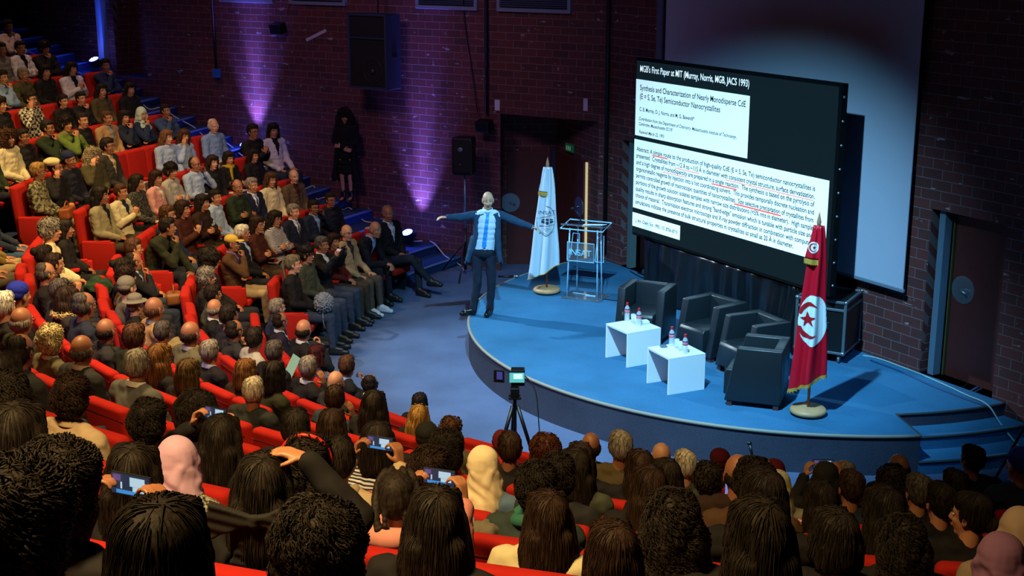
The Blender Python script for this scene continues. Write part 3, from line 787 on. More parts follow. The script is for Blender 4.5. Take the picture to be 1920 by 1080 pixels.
def flag(name, base, label, mat, kind, camdir, H_=2.28, w=.19):
    e = empty(name, base); tag(e, label, 'flag')
    mb = MB(); mb.lathe([(0, 0), (.19, .0), (.205, .018), (.205, .04), (.185, .062), (.06, .07), (.0, .07)], 32, (0, 0, .02))
    for k in range(3): mb.ell((.15 * math.cos(k * 2.1), .15 * math.sin(k * 2.1), .012), (.016, .016, .012), 8, 6)
    mb.build('base', M_WOOD, e, smooth=True)
    mb = MB(); mb.tube([(0, 0, .06), (0, 0, H_ - .1)], .0155, 12); mb.build('pole', plain('pole_wood', '#8a5230', .4, var=.15), e, smooth=True)
    mb = MB(); mb.lathe([(0, -.02), (.02, 0), (.026, .03), (.018, .07), (.0, .15)], 14, (0, 0, H_ - .12)); mb.build('finial', plain('finial_wood', '#a2785c', .4), e, smooth=True)
    # draped cloth: wraps round the pole, wider to the bottom, lower hem slanting up to the right
    right = Vector((camdir.y, -camdir.x, 0)).normalized() * -1
    look = Vector((camdir.x, camdir.y, 0)).normalized()       # from the audience towards the flag
    right = Vector((look.y, -look.x, 0))
    mb = MB(); nu, nv = 96, 60
    zt = H_ - .13
    for j in range(nv + 1):
        v = j / nv
        for i in range(nu):
            t = 2 * math.pi * i / nu
            sx = math.cos(t)
            zb = .33 + .10 * (sx + .55) if kind == 'red' else .26 + .12 * (sx + .6)
            z = zt + (zb - zt) * v
            wd = .028 + (w * (.18 + .82 * v ** .8) - .0) * (1 if v < .97 else .99)
            dp = wd * .62
            fold = (.012 + .030 * v) * math.sin(5 * t + 1.2 + v * 1.3) + .014 * v * math.sin(9 * t + 3 * v)
            shift = -.035 * v if kind == 'red' else -.055 * v
            x = (wd + fold * .4) * sx + shift + .012 * noise.noise(Vector((v * 3, sx, 0)))
            y = (dp + fold) * math.sin(t)
            p = right * x + look * y + Vector((0, 0, z))
            mb.v.append(tuple(p))
    for j in range(nv):
        for i in range(nu):
            a = j * nu + i; b_ = j * nu + (i + 1) % nu
            mb.f.append((a, b_, b_ + nu, a + nu)); mb.mi.append(0)
    mb.f.append(tuple(range(nu))); mb.mi.append(0)
    me = mb.mesh('cloth', True, True); me.materials.append(mat)
    bm = bmesh.new(); bm.from_mesh(me); bvh = BVHTree.FromBMesh(bm); bm.free()
    cl = link('flag_cloth', me, None, e)
    hem = [Vector(mb.v[nv * nu + i]) for i in range(nu)]
    gold = plain('gold_fringe', '#c79b3e', .55, .25)
    fr = MB()
    for i in range(nu):
        a, b_ = hem[i], hem[(i + 1) % nu]; fr.quad(a + Vector((0, 0, .012)), b_ + Vector((0, 0, .012)), b_ * 1.02 + Vector((0, 0, -.03 - .014 * (i % 3))), a * 1.02 + Vector((0, 0, -.032)))
    if kind == 'red': fr.build('gold_fringe', gold, e, fix=False)
    else:
        f2 = MB(); f2.tube([hem[i] * 1.01 + Vector((0, 0, -.004)) for i in range(nu)] + [hem[0] * 1.01], .008, 5); f2.build('gold_trim', gold, e)
    # short bow ribbon near the top with its own fringe
    rb = MB(); zz = H_ - .13 if kind == 'red' else H_ - .35
    for i in range(13):
        u = i / 12 - .5
        for (k, z) in ((0, zt + .0), (1, zt - .19), (2, zt - .37)):
            wd = (.05, .10, .155)[k]
            off = -.035 * k - .015 * math.cos(u * 9)
            rb.v.append(tuple(right * (u * wd - .02 - .02 * k) - look * (.035 + .026 * k + .012 * math.cos(u * 8)) + Vector((0, 0, z - .02 * u))))
    for i in range(12):
        for k in range(2): rb.f.append((i * 3 + k, i * 3 + k + 1, i * 3 + k + 4, i * 3 + k + 3)); rb.mi.append(0)
    rm = rb.mesh('ribbon', True); rm = bake(rm, [('SOLIDIFY', dict(thickness=.006)), ('SUBSURF', dict(levels=1, render_levels=1))]); rm.materials.append(mat); rm.polygons.foreach_set('use_smooth', [True] * len(rm.polygons))
    rbo = link('ribbon', rm, None, e)
    fr = MB()
    for i in range(12):
        a = Vector(rb.v[i * 3 + 2]) - look * .004; b_ = Vector(rb.v[i * 3 + 5]) - look * .004
        fr.quad(a + Vector((0, 0, .012)), b_ + Vector((0, 0, .012)), b_ + Vector((0, 0, -.045 - .008 * (i % 2))), a + Vector((0, 0, -.045)))
    fr.build('ribbon_fringe', gold, rbo, fix=False)
    silver = plain('emblem_silver', '#dfe6ea', .4); redm = plain('emblem_red', '#b3101c', .5)
    def disc(cx, cy, r, rx=1.0): return ((cx - r * rx, cx + r * rx, cy - r, cy + r), lambda x, y: ((x - cx) / rx) ** 2 + (y - cy) ** 2 < r * r)
    def crescent(cx, cy, r):
        return ((cx - r, cx + r, cy - r, cy + r), lambda x, y: (x - cx) ** 2 + (y - cy) ** 2 < r * r and (x - cx - r * .22) ** 2 + (y - cy) ** 2 > (r * .80) ** 2)
    def star(cx, cy, r, rot=0.0):
        pts = [(cx + (r if k % 2 == 0 else r * .4) * math.cos(R(90 + 36 * k + rot)), cy + (r if k % 2 == 0 else r * .4) * math.sin(R(90 + 36 * k + rot))) for k in range(10)]
        return ((cx - r, cx + r, cy - r, cy + r), in_poly(pts))
    O = Vector((0, 0, 0))
    if kind == 'red':
        zc = 1.12
        decal(disc(-.005, zc, .285, .56), 'white_disc', silver, cl, bvh, O, right, Vector((0, 0, 1)), look, .006, .005)
        decal(((-.17, .13, zc - .22, zc + .22), lambda x, y: ((x + .05) / .13) ** 2 + ((y - zc) / .205) ** 2 < 1 and ((x + .015) / .125) ** 2 + ((y - zc) / .165) ** 2 > 1 and (abs(y - zc) > .07)), 'red_crescent', redm, cl, bvh, O, right, Vector((0, 0, 1)), look, .004, .009)
        decal(star(-.060, zc + .01, .092, 6), 'red_star', redm, cl, bvh, O, right, Vector((0, 0, 1)), look, .004, .010)
        bm = bmesh.new(); bm.from_mesh(rm); bv = BVHTree.FromBMesh(bm); bm.free()
        zr = zt - .23
        decal(disc(-.042, zr, .062, .9), 'white_disc', silver, rbo, bv, O, right, Vector((0, 0, 1)), look, .003, .003)
        decal(crescent(-.045, zr, .046), 'red_crescent', redm, rbo, bv, O, right, Vector((0, 0, 1)), look, .0025, .005)
        decal(star(-.035, zr, .022), 'red_star', redm, rbo, bv, O, right, Vector((0, 0, 1)), look, .0025, .006)
    else:
        ink = plain('emblem_ink', '#1d2d40', .6); zc = 1.13
        decal(((-.19, .15, zc - .25, zc + .25), lambda x, y: .215 ** 2 < ((x + .02) / .62) ** 2 + (y - zc + .0) ** 2 < .224 ** 2 and not (y > zc + .05 and x < -.02)), 'emblem_ring', ink, cl, bvh, O, right, Vector((0, 0, 1)), look, .004, .005)
        decal(((-.10, .10, zc - .06, zc + .05), lambda x, y: abs(y - zc + .005 + .6 * (x * x)) < .046 - .25 * abs(x) and not abs((x * 16) % 1 - .5) < .12 and abs(y - zc) > .004), 'emblem_building', ink, cl, bvh, O, right, Vector((0, 0, 1)), look, .004, .006)
        decal(((-.12, .10, zc - .09, zc + .09), lambda x, y: abs(y - zc + .075 - 1.2 * x * x * 0 - .1 * x) < .005 or abs(y - zc - .062 - .25 * x) < .003 or abs(y - zc - .075 - .35 * x) < .003), 'emblem_lines', plain('emblem_brown', '#8a6a5a', .6), cl, bvh, O, right, Vector((0, 0, 1)), look, .004, .005)
        decal(((-.05, .03, zc - .17, zc - .09), lambda x, y: abs(math.sin((x + y) * 95)) < .45 and ((x + .01) ** 2 + (y - zc + .13) ** 2) < .035 ** 2), 'emblem_branch', plain('emblem_green', '#1b3a24', .6), cl, bvh, O, right, Vector((0, 0, 1)), look, .004, .006)
        for txt, x0, z0, hh, wd in (('INSAT', -.13, zc + .10, .052, .25), ('National Institute of Applied', -.10, zc - .20, .018, .2), ('1992', -.115, zc - .09, .022, .045)):
            cu = bpy.data.curves.new('t', 'FONT'); cu.body = txt; o = bpy.data.objects.new('t', cu); COL.objects.link(o)
            m_ = bpy.data.meshes.new_from_object(o.evaluated_get(bpy.context.evaluated_depsgraph_get())); bpy.data.objects.remove(o)
            xs = [v.co.x for v in m_.vertices]; k = wd / (max(xs) - min(xs))
            for v in m_.vertices:
                x = x0 + (v.co.x - min(xs)) * k; z = z0 + v.co.y * hh / .73
                if 'National' in txt: z += 2.6 * x * x
                p = right * x + Vector((0, 0, z)) - look * 2; h = bvh.ray_cast(p, look, 6)
                v.co = (h[0] - look * .006) if h[0] is not None else p + look * 1.9
            m_.materials.append(ink); link('emblem_text', m_, None, cl)
    return e
M_REDF = plain('red_satin', '#c60d25', .38, bump=(60, .1, .003), spec=.6)
M_WHF = plain('white_satin', '#c4d2e0', .4, bump=(30, .15, .004), spec=.5)
flag('national_flag', (3.335, 14.33, SZ), 'red satin flag with white disc, crescent and star on a wooden stand', M_REDF, 'red', Vector((3.3, 14.3, 0)), 2.30, .168)
flag('institute_flag', (.525, 19.69, SZ), 'white satin flag with round emblem beside the clear lectern', M_WHF, 'white', Vector((.5, 19.7, 0)), 2.05, .20)

def armchair(c, fwd, label):
    th = math.atan2(-fwd[0], fwd[1]); e = empty('armchair', (c[0], c[1], SZ), th); tag(e, label, 'armchair', 'black leather armchairs on the stage')
    if 'armchair' not in PROTO:
        P = {}
        def slab(prof, x0, x1):   # prof in (y, z)
            mb = MB(); n = len(prof)
            vs = [(x0, y, z) for y, z in prof] + [(x1, y, z) for y, z in prof]
            mb.add(vs, [tuple(range(n)), tuple(range(n, 2 * n))[::-1]] + [(k, n + k, n + (k + 1) % n, (k + 1) % n) for k in range(n)])
            m = mb.mesh('slab', fix=True); m = bake(m, [bevel(.014, 3)]); m.materials.append(M_LEATH); m.polygons.foreach_set('use_smooth', [True] * len(m.polygons)); return m
        P['armrest'] = [slab([(-.30, .06), (.34, .06), (.21, .70), (-.30, .70)], sx * .33, sx * .22) for sx in (-1, 1)]
        P['backrest'] = [slab([(-.30, .06), (-.16, .06), (-.19, .70), (-.30, .70)], -.22, .22)]
        P['seat'] = [slab([(-.165, .10), (.37, .10), (.37, .36), (.34, .405), (-.165, .40)], -.218, .218)]
        m = []
        for sx in (-1, 1):
            for sy in (-.25, .28):
                mb = MB(); mb.box((sx * .28, sy, .03), (.07, .06, .06)); q = mb.mesh('foot', fix=True); q.materials.append(plain('foot_wood', '#4d2b26', .5)); m.append(q)
        P['foot'] = m
        PROTO['armchair'] = P
    for k, ms_ in PROTO['armchair'].items():
        for m in ms_: link(k, m, None, e)
PROTO = {}
armchair((1.80, 17.40), (-.42, -.91), 'black leather armchair nearest the lectern, facing the audience')
armchair((2.57, 16.66), (-.80, -.60), 'black leather armchair behind the rear white table, second from the lectern')
armchair((2.97, 15.82), (-.90, -.44), 'black leather armchair third from the lectern, half hidden by the front one')
armchair((2.86, 14.83), (-.94, .33), 'black leather armchair beside the red flag, showing its side panel')

def side_table(c, ang, label):
    e = empty('side_table', (c[0], c[1], SZ), R(ang)); tag(e, label, 'table', 'white side tables')
    for nm, cc, d in (('tabletop', (0, 0, .438), (.50, .50, .025)), ('side_panel', (0, -.2375, .2125), (.50, .025, .425)), ('side_panel', (0, .2375, .2125), (.50, .025, .425))):
        mb = MB(); mb.box(cc, d); mb.build(nm, M_WHITE, e, mods=[bevel(.002)])
side_table((1.535, 16.36), 29, 'white open-sided table carrying two bottles, nearest the lectern')
side_table((1.955, 15.31), 25, 'white open-sided table carrying two bottles, nearest the stage edge')
M_GLASS, n_, l_, b_ = nt('clear_glass'); b_.inputs['Transmission Weight'].default_value = 1.0; b_.inputs['Roughness'].default_value = .03; b_.inputs['IOR'].default_value = 1.3; b_.inputs['Base Color'].default_value = (.93, .97, 1, 1)
M_PET, n_, l_, b_ = nt('clear_plastic'); b_.inputs['Base Color'].default_value = (.85, .93, 1, 1); b_.inputs['Alpha'].default_value = .42; b_.inputs['Roughness'].default_value = .12
M_ACR, n_, l_, b_ = nt('acrylic'); b_.inputs['Transmission Weight'].default_value = .92; b_.inputs['Roughness'].default_value = .06; b_.inputs['IOR'].default_value = 1.25; b_.inputs['Base Color'].default_value = (.82, .93, 1, 1)
M_ACE = plain('acrylic_edge', '#9fd4f0', .25, spec=.8)
TZ = SZ + .451
def bottle(x, y, label):
    e = empty('water_bottle', (x, y, TZ)); tag(e, label, 'bottle', 'water bottles on the white tables')
    mb = MB(); mb.lathe([(0, .0), (.031, .0), (.034, .01), (.032, .05), (.034, .055), (.032, .075), (.034, .08), (.034, .15), (.027, .175), (.013, .20), (.013, .212), (0, .212)], 18); mb.build('bottle_body', M_PET, e, smooth=True)
    mb = MB(); mb.lathe([(.0, .205), (.0165, .205), (.0165, .236), (.0, .236)], 16); mb.build('cap', plain('cap_red', '#d01525', .4), e)
    mb = MB(); mb.lathe([(.0352, .105), (.0352, .15)], 18); lb = mb.build('paper_label', plain('label_pink', '#e0788a', .5), e, smooth=True)
    mb = MB(); mb.lathe([(.0356, .143), (.0356, .156)], 18); mb.build('label_band', plain('label_navy', '#1c2050', .5), lb, smooth=True)
def tumbler(x, y, label):
    mb = MB(); mb.lathe([(.026, 0), (.031, .11), (.029, .11), (.0245, .006), (0, .006)], 18)
    o = mb.build('drinking_glass', M_PET, smooth=True); o.location = (x, y, TZ); tag(o, label, 'glass', 'drinking glasses on the white tables')
bottle(1.475, 16.60, 'red-capped water bottle at the back of the rear white table')
bottle(1.60, 16.33, 'red-capped water bottle at the front of the rear white table')
bottle(1.92, 15.50, 'red-capped water bottle at the back of the front white table')
bottle(2.04, 15.18, 'red-capped water bottle at the front of the front white table')
tumbler(1.545, 16.50, 'drinking glass between the two bottles on the rear white table, further one')
tumbler(1.575, 16.43, 'drinking glass between the two bottles on the rear white table, nearer one')
tumbler(1.97, 15.40, 'drinking glass between the two bottles on the front white table, further one')
tumbler(2.00, 15.30, 'drinking glass between the two bottles on the front white table, nearer one')
mb = MB(); mb.box((0, 0, .018), (.16, .10, .03), .3); o = mb.build('folded_napkins', plain('napkin', '#e8ecf2', .9), mods=[bevel(.006)]); o.location = (1.66, 16.47, TZ); tag(o, 'small white folded napkins on the rear white table behind the bottle', 'napkin')
mb = MB(); mb.box((0, 0, .012), (.08, .055, .022), .2); o = mb.build('small_box', plain('box_grey', '#5f6c7c', .6), mods=[bevel(.004)]); o.location = (1.815, 15.43, TZ); tag(o, 'small grey box at the left corner of the front white table', 'box')

# lectern of clear acrylic
e = empty('lectern', (1.10, 19.45, SZ), R(-24)); tag(e, 'clear acrylic lectern with lettering, beside the white flag', 'lectern')
def bar(pts, r=.008): mb = MB(); mb.tube(pts, r, 6); return mb
for k, (x, y) in enumerate(((-.24, -.15), (.24, -.15), (-.20, .15), (.20, .15))):
    bar([(x, y, .02), (x * .9, y * .8, 1.06)], .011).build('upright', M_ACE, e, smooth=True)
mb = MB(); mb.box((0, 0, .012), (.62, .46, .02)); mb.build('base_plate', M_ACR, e, mods=[bevel(.004)])
mb = MB(); mb.box((0, -.02, 1.09), (.66, .38, .022), M=Matrix.Rotation(R(-10), 3, 'X')); tp = mb.build('top_plate', M_ACR, e, mods=[bevel(.004)])
mb = MB(); mb.tube([(-.33, -.21, 1.06), (.33, -.21, 1.06), (.33, .17, 1.125), (-.33, .17, 1.125), (-.33, -.21, 1.06)], .010, 6); mb.build('top_edge', M_ACE, tp)
mb = MB(); mb.box((-.02, -.17, .72), (.42, .012, .28)); pn = mb.build('front_panel', M_ACR, e)
mb = MB(); mb.tube([(-.23, -.18, .58), (.19, -.18, .58), (.19, -.18, .86), (-.23, -.18, .86), (-.23, -.18, .58)], .007, 6); mb.tube([(-.19, -.18, .62), (-.14, -.18, 1.0), (-.04, -.18, 1.0), (-.04, -.18, .86)], .006, 6); mb.tube([(.21, -.18, .60), (.34, -.18, .60), (.34, -.18, 1.0), (.24, -.18, .95), (.21, -.18, .60)], .006, 6); mb.build('panel_edge', M_ACE, pn)
cu = bpy.data.curves.new('t', 'FONT'); cu.body = 'INSAT'; cu.size = .13; cu.extrude = .004
o = bpy.data.objects.new('t', cu); COL.objects.link(o); m_ = bpy.data.meshes.new_from_object(o.evaluated_get(bpy.context.evaluated_depsgraph_get())); bpy.data.objects.remove(o)
m_.transform(Matrix.Translation((-.205, -.19, .67)) @ Matrix.Rotation(R(90), 4, 'X')); m_.materials.append(M_ACE); link('lettering', m_, None, pn)
mb = MB(); mb.tube([(0, 0, .02), (.16, 0, .02)], .018, 8); mb.tube([(-.22, .05, .03), (.05, .02, .03)], .008, 6); mb.build('base_clamp', M_ACE, e)
mb = MB(); mb.box((0, 0, .008), (.30, .21, .012), R(-24)); o = mb.build('papers', plain('papers', '#c9dcea', .7)); o.location = (1.22, 19.40, SZ + 1.105); o.rotation_euler = (R(-9), 0, 0); tag(o, 'white papers lying on top of the clear lectern', 'papers')
mb = MB(); mb.tube([(0, 0, .0), (-.03, 0, .12), (-.12, .02, .2)], .008, 6); mb.ell((-.14, .025, .215), (.035, .02, .02), 10, 6); mb.box((0, 0, .008), (.1, .1, .015)); o = mb.build('gooseneck_microphone', M_BLACK, smooth=True); o.location = (1.03, 19.52, SZ + 1.115); tag(o, 'black gooseneck microphone on top of the clear lectern', 'microphone')

# microphone lying on the stage
e = empty('handheld_microphone', (-.13, 20.35, SZ)); tag(e, 'silver-headed microphone lying on the stage behind the speaking person', 'microphone')
e.location = (.0, 20.62, SZ); 
mb = MB(); mb.cone((-.22, 0, .022), (.02, -.02, .026), .014, .02, 12); mb.build('handle', M_BLACK, e, smooth=True)
mb = MB(); mb.ell((.075, -.025, .03), (.036, .028, .028), 14, 10); mb.cone((.02, -.02, .026), (.06, -.024, .03), .02, .027, 12); mb.build('grille_head', M_STEEL, e, smooth=True)

# flight case
e = empty('flight_case', (4.06, 16.60, SZ), R(-30.2)); tag(e, 'black flight case with metal edges on castors by the brick wall', 'case')
w_, d_, h0, h1 = .62, .70, .14, .80
def fc(x, y): return (x, y)
mb = MB(); mb.box((0, 0, (h0 + h1) / 2), (w_, d_, h1 - h0)); mb.build('body', plain('case_black', '#0d0f12', .45, bump=(120, .3, .002)), e)
mb = MB(); W2, D2 = w_ / 2, d_ / 2
for x in (-W2, W2):
    for y in (-D2, D2): mb.box((x, y, (h0 + h1) / 2), (.035, .035, h1 - h0))
for z in (h0, h1, h1 - .10):
    for x in (-W2, W2): mb.box((x, 0, z), (.035, d_, .03))
    for y in (-D2, D2): mb.box((0, y, z), (w_, .035, .03))
mb.build('metal_edging', plain('case_alu', '#7b8a94', .4, .7), e, mods=[bevel(.004)])
for x in (-W2, W2):
    for y in (-D2, D2):
        for z in (h0, h1):
            mb = MB(); mb.ell((x, y, z), .03, 10, 8); mb.build('ball_corner', M_STEEL, e, smooth=True)
for x in (-W2 + .06, W2 - .06):
    for y in (-D2 + .06, D2 - .06):
        mb = MB(); mb.cone((x - .015, y, .05), (x + .015, y, .05), .05, .05, 16); mb.box((x, y, .11), (.05, .06, .05)); mb.build('castor', plain('castor_grey', '#5a6670', .5), e, mods=[bevel(.004)])
for (x, y, a) in ((-W2 - .012, -.12, 1), (0.05, -D2 - .012, 0), (-W2 - .012, .18, 1)):
    mb = MB(); mb.box((x, y, .48), (.012, .13, .10) if a else (.13, .012, .10)); mb.build('latch', plain('latch_steel', '#59636b', .3, .9), e, mods=[bevel(.004)])

# cables on the stage
def cable(name, pts, r, mat, label):
    mb = MB(); mb.tube(smooth_pts(pts), r, 6); tag(mb.build(name, mat, smooth=True), label, 'cable')
cable('pale_cable', [(4.50, 16.5, SZ + .01), (4.66, 16.38, SZ + .012), (4.85, 16.05, SZ + .012), (5.02, 15.72, SZ + .012), (5.2, 15.30, SZ + .012), (5.33, 14.95, SZ + .012), (5.46, 14.62, SZ + .01), (5.55, 14.42, SZ * 2 / 3 + .01), (5.66, 14.12, SZ / 3 + .01), (5.72, 13.9, SZ / 3 + .01)], .011, plain('cable_teal', '#86a8ae', .5), 'pale cable running along the wall past the stage door and down the steps')
cable('black_cable', [(1.9, 21.0, SZ + .01), (2.05, 20.6, SZ + .01), (2.35, 20.2, SZ + .01), (2.6, 19.6, SZ + .01), (2.72, 19.2, SZ + .01)], .010, M_RUB, 'black cable on the stage floor between the doorway and the drape')
cable('black_cable', [(1.25, 19.4, SZ + .01), (1.55, 19.2, SZ + .01), (1.9, 19.3, SZ + .01), (2.4, 19.5, SZ + .01)], .007, M_RUB, 'thin black cable leading right from the foot of the clear lectern')
cable('blue_cable', [(4.55, 16.3, SZ + .01), (4.8, 15.85, SZ + .01), (5.0, 15.35, SZ + .01), (5.2, 14.95, SZ + .01), (5.42, 14.58, SZ + .01)], .010, plain('cable_blue', '#1d4570', .5), 'dark blue cable lying beside the pale cable near the stage door')

# camera on tripod in front of the stage
e = empty('camera_tripod', (.03, 12.9, 0)); tag(e, 'video camera with lit screen on a black tripod before the stage', 'tripod')
hz = 1.13
for k, a in enumerate((100, 215, 335)):
    a = R(a); mb = MB(); mb.tube([(.03 * math.cos(a), .03 * math.sin(a), hz - .06), (.20 * math.cos(a), .20 * math.sin(a), .58)], .020, 8); mb.tube([(.20 * math.cos(a), .20 * math.sin(a), .6), (.38 * math.cos(a), .38 * math.sin(a), .01)], .013, 8)
    mb.tube([(0, 0, .42), (.26 * math.cos(a), .26 * math.sin(a), .42)], .007, 6); mb.build('leg', M_BLACK, e, smooth=True)
mb = MB(); mb.tube([(0, 0, .40), (0, 0, hz + .04)], .018, 8); mb.build('centre_column', M_BLACK, e)
mb = MB(); mb.box((0, 0, hz + .09), (.09, .11, .10)); mb.box((0, 0, hz + .03), (.13, .10, .03)); mb.build('tripod_head', M_BLACK, e, mods=[bevel(.012)])
cb = empty('video_camera', (.03, 12.9, hz + .14)); tag(cb, 'small black camera with bright turquoise display, mounted on the tripod', 'camera')
mb = MB(); mb.box((.03, .03, .10), (.14, .12, .17)); mb.cone((.03, .09, .1), (.03, .2, .1), .04, .045, 14); mb.build('camera_body', M_BLACK, cb, mods=[bevel(.012)])
mb = MB(); mb.box((.02, -.036, .11), (.15, .01, .10)); mb.build('display', plain('cam_disp', '#0c2a30', .3, emis=(.12, .62, .60), es=.9), cb)
mb = MB(); mb.box((.03, -.043, .125), (.09, .004, .05)); mb.build('display_image', plain('cam_disp2', '#c0e8e8', .3, emis=(.55, .85, .85), es=.9), cb)
mb = MB(); mb.box((-.16, -.02, .12), (.11, .016, .13), R(-12)); mb.build('side_monitor', M_BLACK, cb, mods=[bevel(.004)])
mb = MB(); mb.box((-.155, -.033, .13), (.06, .004, .08), R(-12)); mb.build('monitor_image', plain('cam_disp3', '#20204a', .3, emis=(.05, .05, .22), es=.8), cb)
cable('camera_cable', [(.13, 12.9, hz + .26), (.24, 12.85, hz + .1), (.28, 12.8, .8), (.33, 12.75, .5), (.40, 12.7, .05), (.5, 12.6, .01)], .006, M_RUB, 'thin cable dropping from the video camera on the tripod')
# microphone stand at the stage front
e = empty('microphone_stand', (2.55, 13.35, 0)); tag(e, 'small black microphone stand standing close to the blue stage front', 'microphone stand')
mb = MB(); mb.tube([(0, 0, .02), (0, 0, .34)], .009, 8); mb.lathe([(0, 0), (.10, 0), (.10, .015), (.02, .025), (0, .03)], 20); mb.build('stand', M_BLACK, e, smooth=True)
mb = MB(); mb.cone((0, 0, .32), (-.03, .03, .46), .012, .02, 10); mb.ell((-.035, .035, .475), .026, 10, 8); mb.build('microphone', M_BLACK, e, smooth=True)
# tripod stand at the right edge by the steps
e = empty('light_stand', (5.35, 12.9, 0)); tag(e, 'black tripod stand at the right edge beside the stage steps', 'stand')
for a in (60, 180, 300):
    mb = MB(); mb.tube([(0, 0, 1.15), (.50 * math.cos(R(a)), .50 * math.sin(R(a)), .01)], .016, 8); mb.tube([(0, 0, .4), (.3 * math.cos(R(a)), .3 * math.sin(R(a)), .45)], .008, 6); mb.build('leg', M_BLACK, e, smooth=True)
mb = MB(); mb.tube([(0, 0, .3), (0, 0, 2.0)], .017, 8); mb.build('pole', M_BLACK, e)
mb = MB(); mb.box((0, 0, 1.62), (.20, .16, .22)); mb.build('equipment_box', M_BLACK, e, mods=[bevel(.02)])
# ------------------------------------------------------------------ people: templates
def head_parts(mb, hc, M, fine=True):
    def E_(c, r, n=14, m=10): mb.ell(hc + M @ Vector(c), r, n, m, M)
    E_((0, -.012, .032), (.075, .094, .093), 18, 12)
    E_((0, .005, -.028), (.0615, .078, .084), 16, 12)
    E_((0, .040, -.092), (.032, .034, .026)); E_((0, .012, -.085), (.050, .052, .032))
    E_((0, .062, .026), (.052, .022, .013))
    E_((-.034, .056, -.024), (.020, .020, .020)); E_((.034, .056, -.024), (.020, .020, .020))
    for sx in (-1, 1):
        E_((.077 * sx, -.004, -.004), (.008, .019, .031)); E_((.073 * sx, .004, -.02), (.01, .012, .018))
    a = hc + M @ Vector((0, .080, .014)); b = hc + M @ Vector((0, .098, -.026))
    mb.cap(a, b, .0075, .0125, 10)
    E_((-.012, .086, -.029), (.009, .011, .008)); E_((.012, .086, -.029), (.009, .011, .008))
    E_((0, .078, -.058), (.024, .010, .006)); E_((0, .076, -.069), (.020, .010, .006))
def hand(mb, w, d, nrm, side, curl=.5, point=False):
    """palm, four fingers of unequal length and a thumb; nrm = back of the hand"""
    w = Vector(w); d = Vector(d).normalized(); nrm = Vector(nrm); nrm = (nrm - d * nrm.dot(d)).normalized(); x = d.cross(nrm) * side
    for k in (-.022, 0, .022): mb.cap(w + x * k * .6, w + d * .075 + x * k, .0145, .0135, 8)
    for i, (o, l) in enumerate(((-.031, .062), (-.011, .078), (.010, .084), (.031, .076))):
        c = curl * (1.0 + .08 * i)
        if point and i == 3: c = .05
        p = w + d * .084 + x * o; ang = 0
        for seg in (.42, .33, .25):
            ang += c * 1.1
            q = p + (d * math.cos(ang) - nrm * math.sin(ang)) * l * seg
            mb.cap(p, q, .0088, .0078, 7); p = q
    p = w + d * .022 + x * .024; q = p + (d * .55 + x * .75 - nrm * .35).normalized() * .036; mb.cap(p, q, .0125, .0105, 7)
    r = q + (d * .85 + x * .2 - nrm * (.4 + .4 * curl)).normalized() * .030; mb.cap(q, r, .0102, .0085, 7)

